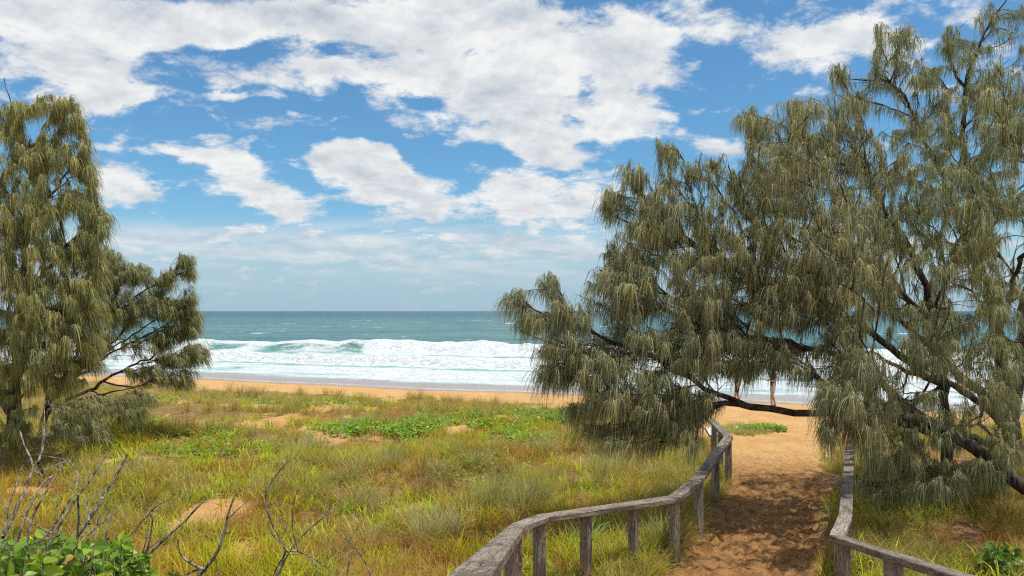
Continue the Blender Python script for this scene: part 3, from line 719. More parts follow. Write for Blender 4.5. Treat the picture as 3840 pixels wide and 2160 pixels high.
# e) long grass spilling along both handrails and under the trees
A = Acc()
yy = rng.uniform(7.6, 17.5, 1500)
xl = np.interp(yy, _py, _pl)-np.abs(rng.normal(0,.45,len(yy)))-.05
xr = np.interp(yy, _py, _pr)+np.abs(rng.normal(0,.6,len(yy)))+.38
x = np.concatenate([xl, xr[:420]]); y = np.concatenate([yy, yy[:420]])
m = (vegmask(x, y) > .2)
x, y = x[m], y[m]; n = len(x); lo = rng.random(n) < .5
for sl, cc in ((lo, ((0.285,0.330,0.090),(0.495,0.495,0.210))), (~lo, ((0.510,0.375,0.195),(0.360,0.300,0.150)))):
    tufts(A, x[sl], y[sl], 20, rng.uniform(.06,.16,sl.sum()), rng.uniform(.22,.42,sl.sum()), .003, 1.2, 1.2, cc)
x, y = scatter(2600, 8.6, 15, .36, 1.1)
m = ok_veg(x, y, .5) & right_side(x, y) & (fld(x, y, .9, 15) > .52)
x, y = x[m], y[m]; n = len(x); lo = rng.random(n) < .6
for sl, cc in ((lo, ((0.140,0.178,0.037),(0.292,0.283,0.084))), (~lo, ((0.324,0.241,0.112),(0.216,0.199,0.074)))):  # blade colours darkened, tree shade painted into this grass
    tufts(A, x[sl], y[sl], 20, rng.uniform(.06,.16,sl.sum()), rng.uniform(.2,.36,sl.sum()), .0034, 1.1, 1.2, cc)
o = link('verge_grass', A.mesh('verge_grass'), M_grass); tag(o, 'long grass spilling along the handrails and under the trees', 'grass', kind='stuff')

# fallen needles and twiglets on the path and under the trees
A = Acc()
n = 5200; y = rng.uniform(8, 17, n); l_ = np.interp(y, _py, _pl); r_ = np.interp(y, _py, _pr); x = l_+(r_-l_)*rng.random(n)*1.0
x2 = rng.uniform(4, 10, 5000); y2 = rng.uniform(8.5, 15, 5000); m2 = right_side(x2, y2)
x = np.concatenate([x, x2[m2]]); y = np.concatenate([y, y2[m2]]); n = len(x)
m = rng.random((n,1)); cc = np.array([.10,.05,.025])*(1-m)+np.array([.34,.20,.10])*m
V, Fq_, C = blades(x, y, rng.uniform(0,6.28,n), rng.uniform(1.42,1.56,n), rng.uniform(.04,.16,n), rng.uniform(.0018,.0040,n), np.full(n,.02), cc, 3, .006)
A.add(V, Fq_, C)
o = link('needle_litter', A.mesh('needle_litter'), M_grass); tag(o, 'fallen brown needles and twigs on the shaded sand', 'litter', kind='stuff')
# tussocks large enough to point at
def tussock(label, u_, v_, length, nb, rad, width, lean, droop, cols):
    d = 3.25*F/(v_-HV); A = Acc(); x_ = (u_-CX)/F*d
    tufts(A, np.array([x_]), np.array([d]), nb, np.array([rad]), np.array([length]), width, lean, droop, cols)
    b_ = (x_, d, float(ground_h(x_, d)))
    o = link('grass_tussock', A.mesh('grass_tussock'), M_grass); tag(o, label, 'grass tussock', 'large grass tussocks near the left handrail')
    o.data.transform(Matrix.Translation(-Vector(b_))); o.location = b_
tussock('largest dark grey green tussock on the dune, behind the middle of the left handrail', 531, 507, .62, 520, .3, .0034, 1.1, .9, ((.19,.22,.12),(.42,.43,.27)))
tussock('upright grey green tussock just left of the largest one', 494, 511, .6, 380, .22, .0034, .7, .6, ((.23,.27,.14),(.40,.43,.25)))
tussock('pale bluish green broad bladed tuft behind the near handrail posts', 588, 556, .5, 90, .14, .007, 1.0, 1.5, ((.22,.38,.12),(.40,.52,.24)))
tussock('straw coloured tuft drooping over the sandy path beside the handrail', 692, 528, .5, 380, .2, .003, 1.1, 1.4, ((.50,.42,.24),(.34,.30,.15)))
tussock('dark green tuft at the foot of the handrail post where the sand begins', 662, 556, .55, 330, .2, .004, .9, 1.1, ((.16,.24,.08),(.34,.38,.17)))

# f) creeping broad leaves
def leaf_field(x, y, hgt, size, cols, flat=.5, K=4):
    n = len(x); z = ground_h(x, y)+hgt
    az = rng.uniform(0, 2*math.pi, n); tilt = rng.normal(.2, flat, n)
    dv = np.stack([np.cos(az)*np.cos(tilt), np.sin(az)*np.cos(tilt), np.sin(tilt)], 1)
    sd = np.cross(dv, np.array([0,0,1.])); sd /= np.linalg.norm(sd, axis=1)[:,None]+1e-6
    roll = rng.normal(0,.4,n)[:,None]; nn = np.cross(sd, dv); sd = sd*np.cos(roll)+nn*np.sin(roll)
    t = np.linspace(0,1,K)[None,:,None]
    q = np.stack([x,y,z],1)[:,None,:]+dv[:,None,:]*size[:,None,None]*t+np.array([0,0,-1.])*(t**2)*size[:,None,None]*.25
    prof = np.interp(np.linspace(0,1,K), [0,.3,.6,1],[.12,1,.85,.06])
    W = sd[:,None,:]*(size[:,None]*.36*prof[None,:])[:,:,None]
    m = rng.random((n,1)); col = (np.array(cols[0])*(1-m)+np.array(cols[1])*m)*rng.uniform(.8,1.2,(n,1))
    return ribbons(q, W, col)
def creeper(patches, dens):
    A = Acc()
    for (u_, v_, ru, rv, k) in patches:
        n = int(k*dens); th = rng.uniform(0,2*math.pi,n); r = np.sqrt(rng.random(n))
        uu = u_+ru*r*np.cos(th); vv = v_+rv*r*np.sin(th)
        d = 3.3*F/(vv-HV); x = (uu-CX)/F*d; y = d
        m = (fbm(x*1.4, y*1.4, 3, 77) > .43)
        x, y = x[m], y[m]
        V, Fq_, C = leaf_field(x, y, rng.uniform(.04,.2,len(x)), rng.uniform(.06,.11,len(x)), ((.13,.27,.022),(.34,.50,.04)))
        A.add(V, Fq_, C)
    return A
A = creeper([(560,415,45,11,1300),(500,418,80,16,1900),(450,425,50,10,1700),(380,432,40,10,1300),(420,440,30,8,700),(330,438,30,6,500),(160,402,20,5,300),(300,400,70,7,900),(120,430,60,12,500),(520,440,40,6,300),(360,395,60,4,260),(90,500,60,16,260),(220,452,70,14,700),(620,415,40,8,700),(480,475,50,14,300)], 1.7)
o = link('beach_creeper', A.mesh('beach_creeper'), M_leaf); tag(o, 'bright green creeping vine leaves spread over the dune', 'ground cover', kind='stuff')
A = creeper([(765,427,22,2.2,420),(748,432,14,4,60)], 1.6)
o = link('creeper_patch', A.mesh('creeper_patch'), M_leaf); tag(o, 'small patch of green creeper on open sand beside the path', 'ground cover', kind='stuff')
A = creeper([(540,391,4,.8,16),(532,393,3,.6,12),(515,396,4,.8,14),(570,396,4,.6,12),(500,392,3,.5,8),(548,398,8,.8,18)], 1.0)
o = link('creeper_shoots', A.mesh('creeper_shoots'), M_leaf); tag(o, 'scattered creeper shoots on the bare upper beach', 'ground cover', kind='stuff')
# pale grass on the open sand past the handrail
A = Acc()
n = 330; th = rng.uniform(0,2*math.pi,n); r = np.sqrt(rng.random(n))
uu = 748+26*r*np.cos(th); vv = 426+9*r*np.sin(th); d = 3.3*F/(vv-HV); x = (uu-CX)/F*d
tufts(A, x, d, 14, np.full(n,.12), rng.uniform(.12,.26,n), .0034, 1.1, 1.0, ((.34,.34,.17),(.42,.43,.26)))
o = link('pale_grass', A.mesh('pale_grass'), M_grass); tag(o, 'pale grass patch on open sand past the handrail end', 'grass', kind='stuff')

# ------------------------------------------------------------------ leafy shrub, bottom left
def leaf_cloud(pts, dirs, size, cols, K=5):
    n = len(pts)
    sd = np.cross(dirs, np.array([0,0,1.])+rng.normal(0,.6,(n,3))); sd /= np.linalg.norm(sd, axis=1)[:,None]+1e-6
    nn = np.cross(sd, dirs)
    t = np.linspace(0,1,K)[None,:,None]
    q = pts[:,None,:]+dirs[:,None,:]*size[:,None,None]*t+nn[:,None,:]*(-.22*t**2)*size[:,None,None]
    prof = np.interp(np.linspace(0,1,K), [0,.2,.5,.8,1],[.08,.7,1,.62,.03])
    W = sd[:,None,:]*(size[:,None]*.33*prof[None,:])[:,:,None]
    m = rng.random((n,1)); col = (np.array(cols[0])*(1-m)+np.array(cols[1])*m)*rng.uniform(.8,1.2,(n,1))
    col = np.where(rng.random((n,1)) < .06, np.array([.45,.33,.06]), col)
    # folded along the midrib: two half blades
    up = nn[:,None,:]*np.abs(size[:,None]*.08*prof[None,:])[:,:,None]
    V1, F1, C1 = ribbons(q-W/2+up, W/2, col); V2, F2, C2 = ribbons(q+W/2+up, W/2, col)
    # keep the midrib shared visually: lower the inner edges
    V1 = V1.reshape(n,K,2,3); V1[:,:,1] -= up; V1[:,:,0] += up*.4; V1 = V1.reshape(-1,3)
    V2 = V2.reshape(n,K,2,3); V2[:,:,0] -= up; V2[:,:,1] += up*.4; V2 = V2.reshape(-1,3)
    return [(V1,F1,C1),(V2,F2,C2)]
def leafy(name, label, blobs, cols, base, size=(.05,.095), leaves=11):
    Aw = Acc(); Al = Acc()
    for (u_, v_, ru, rv, d0, d1, n) in blobs:
        for i in range(n):
            tp = P(u_+rng.uniform(-ru,ru), v_+rng.uniform(-rv,rv), rng.uniform(d0,d1))
            g = np.array([tp[0]+rng.normal(0,.12), tp[1]+rng.normal(0,.12), 0]); g[2] = float(ground_h(g[0],g[1]))-.03
            if tp[2] < g[2]+.1: continue
            s = np.linspace(0,1,6)[:,None]; q = g*(1-s)+tp*s+np.array([0,0,0]); q[1:-1] += rng.normal(0,.015,(4,3))
            V, Fq_ = tube(q, np.linspace(.006,.003,6), 4); Aw.add(V, Fq_, np.full((len(V),3), .3))
            t = rng.uniform(.62, 1.0, leaves)[:,None]
            pt = g*(1-t)+tp*t
            th = rng.uniform(0,2*math.pi,leaves); el = rng.uniform(-.6,1.15,leaves)
            dv = np.stack([np.cos(th)*np.cos(el), np.sin(th)*np.cos(el), np.sin(el)],1)
            for V, Fq_, C in leaf_cloud(pt, dv, rng.uniform(*size, leaves), cols): Al.add(V, Fq_, C)
    r = empty(name, base); tag(r, label, 'shrub')
    for nm, a, mt in (('stems', Aw, M_deadwood), ('leaves', Al, M_leaf)):
        o = link(nm, a.mesh(nm), mt, r); o.matrix_parent_inverse = Matrix.Translation(-Vector(base))
    return r
leafy('leafy_shrub', 'bright green leafy shrub in the bottom left corner', [(20,564,34,24,3.5,5.0,120),(75,565,34,24,3.7,5.0,130),(122,572,24,20,4.1,5.0,75),(140,556,10,8,4.3,4.7,14),(40,542,34,8,4.0,4.8,26),(100,544,26,6,4.1,4.9,16),(-40,580,40,25,3.5,4.8,40),(88,545,30,5,4.2,4.9,9)],
      ((.09,.20,.015),(.36,.50,.045)), gpt(60,600,4.3))
leafy('small_shrub', 'small shrub with a few orange and green leaves near the bottom edge', [(178,572,8,10,5.2,5.6,7),(196,578,12,6,5.2,5.6,8)], ((.30,.20,.03),(.16,.26,.03)), gpt(186,600,5.4), (.06,.09), 6)
leafy('broadleaf_seedling', 'low broad leaved green plant in the grass at the lower right', [(998,553,17,12,8.6,9.1,24)], ((.08,.17,.025),(.15,.27,.04)), gpt(1000,585,8.9), (.08,.12), 6)

# ------------------------------------------------------------------ dead branches
def dead(name, label, lines, conv, base, d_of, r0):
    A = Acc()
    for k, (ln, rr) in enumerate(lines):
        pts = np.array([P(*conv(a, b), d_of(k, i)) for i, (a, b) in enumerate(ln)])
        if len(pts) < 2: continue
        seg = np.linalg.norm(np.diff(pts, axis=0), axis=1); Lc = np.concatenate([[0], np.cumsum(seg)])
        n = max(4, int(Lc[-1]/.045)); t = np.linspace(0, Lc[-1], n)
        q = np.stack([np.interp(t, Lc, pts[:,c]) for c in range(3)], 1)
        for _ in range(2): q[1:-1] = .25*q[:-2]+.5*q[1:-1]+.25*q[2:]
        q += np.cumsum(rng.normal(0,.0018,q.shape), 0)
        r = np.linspace(rr, rr*.42, n)*rng.uniform(.85,1.2,n)*r0
        V, Fq_ = tube(q, r, 6); A.add(V, Fq_, np.full((len(V),3), .5))
        for j in range(2, n-1):                    # stubby side twigs and thorns
            if rng.random() < .22:
                dv = rng.normal(0,1,3); dv[2] = abs(dv[2]); dv /= np.linalg.norm(dv); Ls = rng.uniform(.02,.09)*(1+2*(rng.random()<.15))
                s = np.linspace(0,1,4)[:,None]; qq = q[j]+dv*Ls*s+rng.normal(0,.003,(4,3))*s
                V, Fq_ = tube(qq, np.linspace(r[j]*.55, r[j]*.25, 4), 4); A.add(V, Fq_, np.full((len(V),3), .5))
    o = link(name, A.mesh(name), M_deadwood); tag(o, label, 'dead shrub')
    return o
c7 = lambda x_, y_: (x_/10.73, 453.3+y_/10.73)
c2 = lambda x_, y_: (x_/6.44, 373.3+y_/6.44)
B7 = [([(-150,1700),(0,1080),(20,900),(60,720),(150,420),(210,260),(255,150)],.6),
 ([(-60,1700),(0,1000),(130,720),(220,540),(300,380),(360,200),(410,100),(345,0),(241,-255)],1.0),
 ([(410,110),(430,170),(470,250)],.8),
 ([(60,1700),(180,940),(290,600),(390,420),(470,250),(580,210)],.95),
 ([(470,250),(400,185),(370,180)],.6),
 ([(180,1700),(250,1200),(350,700),(500,440),(600,290),(720,70)],.75),
 ([(200,1700),(300,1250),(480,880),(640,680),(780,430),(830,340),(840,220),(720,80)],.8),
 ([(400,1300),(560,900),(760,560),(830,440),(960,270),(1120,0)],.85),
 ([(830,450),(850,600),(840,850),(800,1200)],.6),
 ([(450,1700),(560,1300),(720,1050),(900,820),(1100,520),(1180,400),(1290,200),(1400,0)],1.35),
 ([(560,1250),(860,960),(1050,780),(1220,650),(1300,570)],.6),
 ([(1090,1300),(1100,1040),(1160,680)],.7),([(900,1300),(930,1140),(1010,900),(1080,620)],.6),
 ([(960,760),(960,680),(930,600),(915,430)],.55),([(700,1200),(680,920),(610,600),(620,430)],.6),
 ([(560,860),(430,800),(220,640)],.55),([(640,880),(400,960),(0,1090)],.5),([(1160,920),(1000,1030),(830,1160),(600,1400)],.55),
 ([(1100,520),(1060,380)],.4),([(1130,470),(1140,360)],.4),([(0,1100),(60,1010),(210,1230),(250,1500)],1.1),([(30,900),(0,880)],.8),
 ([(450,-10),(470,-300),(480,-560)],.45),([(410,100),(440,30),(460,-200)],.6),([(440,20),(600,20),(720,60)],.4)]
dead('dead_shrub', 'tangle of bare grey branches rising from the bottom left corner', B7, c7, None, lambda k, i: 4.2+.35*math.sin(k*2.3)+.05*i, .0118)
B8 = [([(1250,1500),(1380,1260),(1500,1150),(1620,1050),(1800,880),(1960,740),(2080,600),(2210,480)],1.1),
 ([(1100,1500),(1280,1050),(1400,850),(1560,670),(1700,530),(1750,490),(1810,490)],.7),
 ([(1500,1350),(1550,1130),(1590,1000),(1650,660),(1560,590)],.7),([(1400,1300),(1500,1150),(1560,960),(1580,750)],.5),([(1500,1110),(1640,960),(1800,880)],.6),
 ([(1320,1000),(1400,1150),(1450,1230)],.5)]
dead('dead_branches', 'sparse grey dead branches standing just right of the leafy shrub', B8, c7, None, lambda k, i: 4.7+.2*math.sin(k*1.9), .0115)
B9 = [([(2000,1500),(2130,1300),(2290,1130),(2390,940),(2420,760),(2460,580),(2530,420)],1.15),
 ([(2210,1260),(2080,1200),(1960,1130),(1900,1040),(1920,900)],.8),([(2000,1290),(2100,1240),(2200,1250)],.7),([(2380,1400),(2310,1200),(2300,1080)],.4)]
dead('curved_dead_branch', 'single dark dead branch curving up alone, left of the pale twiggy shrub', B9, c7, None, lambda k, i: 5.0, .0125)
B10 = [([(1740,1400),(1790,1290),(1850,1150),(1720,900),(1710,780),(1760,690),(1860,570)],1.0),([(1710,800),(1720,730)],.6),([(1850,1150),(1720,1000),(1740,930)],.6),
 ([(1800,1290),(1860,1140),(1990,1000),(2100,920),(2140,770)],.8),([(2100,920),(2180,860),(2170,740)],.4),([(1850,1150),(1900,1130),(1990,1180),(2120,1260),(2160,1320)],.8),
 ([(1900,1130),(1810,950),(1800,800)],.5),([(1920,1150),(1880,1000),(1880,850),(1900,760),(1960,670)],.6),([(1990,1180),(2080,1320)],.6),([(1840,1150),(1760,1290),(1740,1400)],.7)]
dead('twiggy_dead_shrub', 'pale leafless twiggy shrub with looping stems in the foreground grass', B10, c2, None, lambda k, i: 5.8+.15*math.sin(k*1.3+i*.4), .0098)
B11 = [([(2420,1450),(2380,1290),(2330,1180),(2240,1080),(2130,990)],.9),([(2200,1450),(2240,1290),(2250,1100),(2180,980)],.8),([(2240,1100),(2300,1000),(2380,900)],.4),([(2330,1180),(2420,1060),(2500,1010)],.4),([(2250,1200),(2160,1120),(2060,1090)],.4),([(2380,1290),(2450,1240)],.4)]
dead('thin_dead_twigs', 'thin grey dead twigs between the looping shrub and the near handrail', B11, c2, None, lambda k, i: 6.4+.15*math.sin(k), .0085)

# ------------------------------------------------------------------ handrails
def board(parent, p0, p1, m0, m1, w, th, name='rail_board', nseg=None):
    """mitred plank; p0,p1 top centre ends; m0,m1 mitre half-vectors (horizontal)"""
    p0, p1, m0, m1 = map(Vector, (p0, p1, m0, m1))
    d = (p1-p0); L = d.length; X_ = d.normalized(); Y_ = Vector((-X_.y, X_.x, 0)).normalized(); Z_ = X_.cross(Y_)
    if Z_.z < 0: Z_ = -Z_
    Y_ = Z_.cross(X_)
    Mx = Matrix((( X_.x,Y_.x,Z_.x,p0.x),(X_.y,Y_.y,Z_.y,p0.y),(X_.z,Y_.z,Z_.z,p0.z),(0,0,0,1)))
    inv = Mx.inverted()
    g = X_*.003
    c = [inv @ (p0-m0+g), inv @ (p0+m0+g), inv @ (p1-m1-g), inv @ (p1+m1-g)]
    bm = bmesh.new()
    n = max(4, int(L/.12)); rows = []
    bw = .006
    prof = [(-1,-th+bw),(-1,-bw),(-1+2*bw/w,0),(-.5,0.0),(0,-.0015),(.5,0),(1-2*bw/w,0),(1,-bw),(1,-th+bw),(1-2*bw/w,-th),(-1+2*bw/w,-th)]
    rnd = random.Random(int(abs(p0.x*1000+p0.y*317)))
    for i in range(n+1):
        t = i/n; row = []
        e = rnd.uniform(-.0025,.0025); ez = rnd.uniform(-.0018,.0018)
        for (sy, z) in prof:
            a = c[0].lerp(c[1], (sy+1)/2); b_ = c[2].lerp(c[3], (sy+1)/2)
            q = a.lerp(b_, t)
            row.append(bm.verts.new((q.x, q.y+(e if abs(sy) > .8 else 0), z+ez)))
        rows.append(row)
    k = len(prof)
    for i in range(n):
        for j in range(k):
            bm.faces.new((rows[i][j], rows[i+1][j], rows[i+1][(j+1)%k], rows[i][(j+1)%k]))
    bm.faces.new(rows[0]); bm.faces.new(list(reversed(rows[-1])))
    bmesh.ops.recalc_face_normals(bm, faces=bm.faces)
    me = bpy.data.meshes.new(name); bm.to_mesh(me); bm.free()
    o = link(name, me, M_wood, parent)
    o.matrix_parent_inverse = parent.matrix_world.inverted() if False else Matrix.Translation(-parent.location)
    o.matrix_basis = Mx
    return o
def post(parent, x, y, ztop, s=.1, rz=0.0):
    zb = float(ground_h(x, y))-.35
    L = ztop-zb
    bm = bmesh.new(); h = s/2; b_ = .006
    sec = [(-h+b_,-h),(h-b_,-h),(h,-h+b_),(h,h-b_),(h-b_,h),(-h+b_,h),(-h,h-b_),(-h,-h+b_)]
    rnd = random.Random(int(abs(x*991+y*77)))
    n = 10; rows = []
    for i in range(n+1):
        rows.append([bm.verts.new((L*i/n, a+rnd.uniform(-.0012,.0012), c+rnd.uniform(-.0012,.0012))) for a, c in sec])
    for i in range(n):
        for j in range(8): bm.faces.new((rows[i][j], rows[i][(j+1)%8], rows[i+1][(j+1)%8], rows[i+1][j]))
    bm.faces.new(rows[-1]); bm.faces.new(list(reversed(rows[0])))
    bmesh.ops.recalc_face_normals(bm, faces=bm.faces)
    me = bpy.data.meshes.new('post'); bm.to_mesh(me); bm.free()
    o = link('post', me, M_wood, parent)
    o.matrix_parent_inverse = Matrix.Translation(-parent.location)
    o.matrix_basis = Matrix.Translation((x,y,zb)) @ Matrix.Rotation(rz, 4, 'Z') @ Matrix.Rotation(-math.pi/2, 4, 'Y')
    return o
def handrail(label, pts, w, th, posts):
    r = empty('handrail', (pts[1][0], pts[1][1], float(ground_h(pts[1][0], pts[1][1])))); tag(r, label, 'handrail', 'timber handrails beside the sandy path')
    bpy.context.view_layer.update()
    pts = [Vector(p) for p in pts]
    dirs = [(pts[i+1]-pts[i]) for i in range(len(pts)-1)]
    nrm = []
    for d in dirs:
        h = Vector((d.x, d.y, 0)).normalized(); nrm.append(Vector((-h.y, h.x, 0)))
    mit = []
    for i in range(len(pts)):
        if i == 0: m = nrm[0]*(w/2)
        elif i == len(pts)-1: m = nrm[-1]*(w/2)
        else:
            s = (nrm[i-1]+nrm[i]).normalized(); m = s*(w/2/max(.45, s.dot(nrm[i])))
        mit.append(m)
    for i in range(len(pts)-1): board(r, pts[i], pts[i+1], -mit[i], -mit[i+1], w, th)
    for (seg, t, rz, s) in posts:
        q = pts[seg].lerp(pts[seg+1], t)
        post(r, q.x, q.y, q.z-th+.004, s, rz)
    return r
pA = P(467.6, 576, 2.8); pB = P(518, 524.6, 7.6)
pA0 = pA+(pA-pB)*.42
left_pts = [pA0, pB, P(543,515.5,8.25), P(674,496.8,9.45), P(698,477.8,10.58), P(728.5,436.2,14.1), P(714,421.5,16.0), P(704,413.5,17.3)]
handrail('long grey timber handrail on the left side of the sandy path', left_pts, .165, .062,
  [(0,.45,.1,.11),(0,.78,.1,.11),(0,.93,.1,.11),(1,.85,.5,.11),(2,.30,.9,.105),(2,.66,.95,.1),(3,.03,.6,.1),(4,.02,.35,.1),(4,.5,.35,.1),(4,.985,.3,.1),(5,.52,.1,.1),(5,.99,0,.1)])
kK = P(836.6,535.5,7.6); kM = P(962,574.6,5.0)
kM0 = kM+(kM-kK)*1.0
right_pts = [kM0, kK, P(845.5,515,8.65), P(850.5,440.5,13.6), P(876,434.5,14.4), P(905,432,15)]
handrail('timber handrail on the right side of the path, partly under the hanging foliage', right_pts, .145, .062,
  [(0,.25,.1,.115),(0,.72,.1,.115),(0,.965,.35,.115),(1,.9,.2,.1),(2,.33,.4,.1),(2,.66,.4,.1),(2,.985,.4,.1),(3,.9,.9,.1)])

# ------------------------------------------------------------------ low lectern sign past the left handrail
sb = P(713, 432, 17.2); gz = float(ground_h(sb[0], sb[1]))
sr = empty('information_sign', (sb[0], sb[1], gz)); tag(sr, 'small white tilted sign panel in a dark frame behind the left handrail', 'sign')
def boxmesh(name, sx, sy, sz, bev=.004):
    bm = bmesh.new(); bmesh.ops.create_cube(bm, size=1); bmesh.ops.scale(bm, vec=(sx,sy,sz), verts=bm.verts)
    bmesh.ops.bevel(bm, geom=bm.edges[:], offset=bev, segments=2, affect='EDGES')
    me = bpy.data.meshes.new(name); bm.to_mesh(me); bm.free(); return me
m_white = plain('white_sign_face', (.82,.83,.84), .4); m_dark = plain('dark_sign_frame', (.03,.035,.035), .6)
zc = sb[2]-gz
for nm, me, mt, loc, rot in (('panel', boxmesh('panel', .30,.008,.22), m_white, (0,0,zc+.022), (R(-48),0,R(20))), ('frame', boxmesh('frame', .34,.02,.26), m_dark, (0,0,zc), (R(-48),0,R(20))), ('post', boxmesh('post', .07,.07,zc+.3), m_dark, (0,.05,(zc-.3)/2-.03), (0,0,R(20)))):
    o = link(nm, me, mt, sr); o.location = loc; o.rotation_euler = rot

# ------------------------------------------------------------------ people on the beach
def skin_mesh(name, verts, edges, radii, root=0, sub=2):
    me = bpy.data.meshes.new(name+'_src'); me.from_pydata([tuple(v) for v in verts], edges, [])
    ob = bpy.data.objects.new(name+'_src', me); COL.objects.link(ob)
    md = ob.modifiers.new('skin', 'SKIN'); md.use_smooth_shade = True; md.branch_smoothing = .6
    for i, s in enumerate(me.skin_vertices[0].data):
        r = radii[i]; s.radius = r if isinstance(r, tuple) else (r, r); s.use_root = (i == root)
    sm = ob.modifiers.new('sub', 'SUBSURF'); sm.levels = sub; sm.render_levels = sub
    dg = bpy.context.evaluated_depsgraph_get(); dg.update()
    out = bpy.data.meshes.new_from_object(ob.evaluated_get(dg)); out.name = name
    bpy.data.objects.remove(ob); return out
def person(loc, rz, label, shirt, shorts, shoe, hair, arms):
    r = empty('person', loc, rz); tag(r, label, 'person', 'people walking by the water')
    st = .13
    V = [(0,0,.95),(0,0,1.12),(.0,0,1.30),(.0,0,1.43),(.01,0,1.52),(.02,0,1.60),(.03,0,1.69)]; Rr = [(.12,.10),(.115,.09),(.14,.10),(.11,.085),.052,.078,.085]
    E = [(0,1),(1,2),(2,3),(3,4),(4,5),(5,6)]
    for s in (1,-1):
        b0 = len(V); dx = s*st
        V += [(.0,.09*s,.88),(.05+dx*.55,.095*s,.50),(-.02+dx,.095*s,.10),(-.03+dx,.095*s,.045),(.12+dx,.10*s,.035)]; Rr += [.088,.058,.038,.036,.03]
        E += [(0,b0),(b0,b0+1),(b0+1,b0+2),(b0+2,b0+3),(b0+3,b0+4)]
        b0 = len(V)
        if arms: el = (.0,.24*s,1.12); wr = (.22,.17*s,1.14); hd = (.29,.15*s,1.18)
        else: el = (-.04,.26*s,1.14); wr = (.03,.27*s,.90); hd = (.05,.27*s,.82)
        V += [(0,.18*s,1.42), el, wr, hd]; Rr += [.055,.042,.028,(.034,.02)]
        E += [(3,b0),(b0,b0+1),(b0+1,b0+2),(b0+2,b0+3)]
        dv = Vector(hd)-Vector(wr); dv.normalize()
        for f in range(5):
            b1 = len(V); o_ = Vector((0, (f-2)*.014, .0))
            a = Vector(hd)+o_; ln = (.045,.055,.06,.055,.04)[f]
            if f == 0: a = Vector(wr)+dv*.03+Vector((0,-.02*s,.01)); 
            t1 = a+dv*ln*.7+Vector((0,(f-2)*.004,-.004)); t2 = a+dv*ln+Vector((0,(f-2)*.005,-.022))
            V += [tuple(t1), tuple(t2)]; Rr += [.009,.0075]; E += [(b0+3,b1),(b1,b1+1)]
    sk = plain('skin_tone', (.50,.27,.17), .55)
    body = link('body', skin_mesh('body', V, E, Rr), sk, r)
    # clothes follow the same joints, a little wider
    V2 = [(0,0,.86),(0,0,1.0),(0,0,1.14),(0,0,1.31),(0,0,1.44)]; R2 = [(.14,.12),(.138,.112),(.135,.108),(.158,.118),(.12,.095)]; E2 = [(0,1),(1,2),(2,3),(3,4)]
    for s in (1,-1):
        b0 = len(V2); el = Vector((.0,.24*s,1.12)) if arms else Vector((-.04,.26*s,1.14)); sh = Vector((0,.18*s,1.42))
        V2 += [tuple(sh), tuple(sh.lerp(el,.62))]; R2 += [.07,.062]; E2 += [(4,b0),(b0,b0+1)]
    link('shirt', skin_mesh('shirt', V2, E2, R2), plain('shirt_cloth', shirt, .9), r)
    V3 = [(0,0,.97),(0,0,.90)]; R3 = [(.13,.11),(.14,.12)]; E3 = [(0,1)]
    for s in (1,-1):
        b0 = len(V3); dx = s*st
        V3 += [(.005,.09*s,.82),(.035+dx*.4,.095*s,.56)]; R3 += [.105,.085]; E3 += [(1,b0),(b0,b0+1)]
    link('shorts', skin_mesh('shorts', V3, E3, R3), plain('shorts_cloth', shorts, .9), r)
    for s in (1,-1):
        dx = s*st
        link('shoe', skin_mesh('shoe', [(-.06+dx,.095*s,.05),(.04+dx,.098*s,.042),(.15+dx,.10*s,.035)], [(0,1),(1,2)], [(.045,.05),(.047,.042),(.04,.034)]), plain('shoe', shoe, .6), r)
    link('hair', skin_mesh('hair', [(-.005,0,1.66),(.0,0,1.74),(.05,0,1.76)], [(0,1),(1,2)], [(.085,.085),(.085,.07),(.06,.045)]), plain('hair', hair, .8), r)
    return r
def beach_pt(u_, v_):
    d = 34.
    for _ in range(20):
        x_ = (u_-CX)/F*d; d = (H-float(ground_h(x_, d)))*F/(v_-HV)
    return ((u_-CX)/F*d, d, float(ground_h((u_-CX)/F*d, d)))
person(beach_pt(773,406.6), R(188), 'person in dark shirt and light grey shorts holding both forearms forward at the water edge', (.035,.045,.07), (.42,.41,.43), (.02,.13,.12), (.06,.04,.03), True)
person(beach_pt(737.5,405.8), R(175), 'person in dark clothes half hidden behind hanging foliage by the water', (.03,.03,.035), (.04,.045,.06), (.5,.5,.5), (.05,.035,.025), False)

# ------------------------------------------------------------------ light and sky
sun_dir = Vector((.25,-.07,.96)).normalized()
el = math.asin(sun_dir.z); az = math.atan2(sun_dir.x, sun_dir.y)
sd = bpy.data.lights.new('sun', 'SUN'); sd.energy = 3.8; sd.angle = R(.55); sd.color = (1,.955,.88)
so = bpy.data.objects.new('sun', sd); COL.objects.link(so)
so.rotation_euler = sun_dir.to_track_quat('Z', 'Y').to_euler()
W = bpy.data.worlds.new('World'); S.world = W; W.use_nodes = True
nt = W.node_tree; nt.nodes.clear(); b = NB(nt)
sky = b.n('ShaderNodeTexSky', sky_type='NISHITA'); sky.sun_disc = False; sky.sun_elevation = el; sky.sun_rotation = az
sky.air_density = 1.0; sky.dust_density = .6; sky.ozone_density = 2.2; sky.altitude = 0
gen = b.n('ShaderNodeTexCoord').outputs['Generated']
sx = b.n('ShaderNodeSeparateXYZ'); b.l(gen, sx.inputs[0]); dx, dy, dz = sx.outputs
ym = b.math('MAXIMUM', dy, .05)
uu = b.math('DIVIDE', dx, ym); ww = b.math('DIVIDE', dz, ym)
cv = b.n('ShaderNodeCombineXYZ'); b.l(uu, cv.inputs[0]); b.l(ww, cv.inputs[1]); uv = cv.outputs[0]
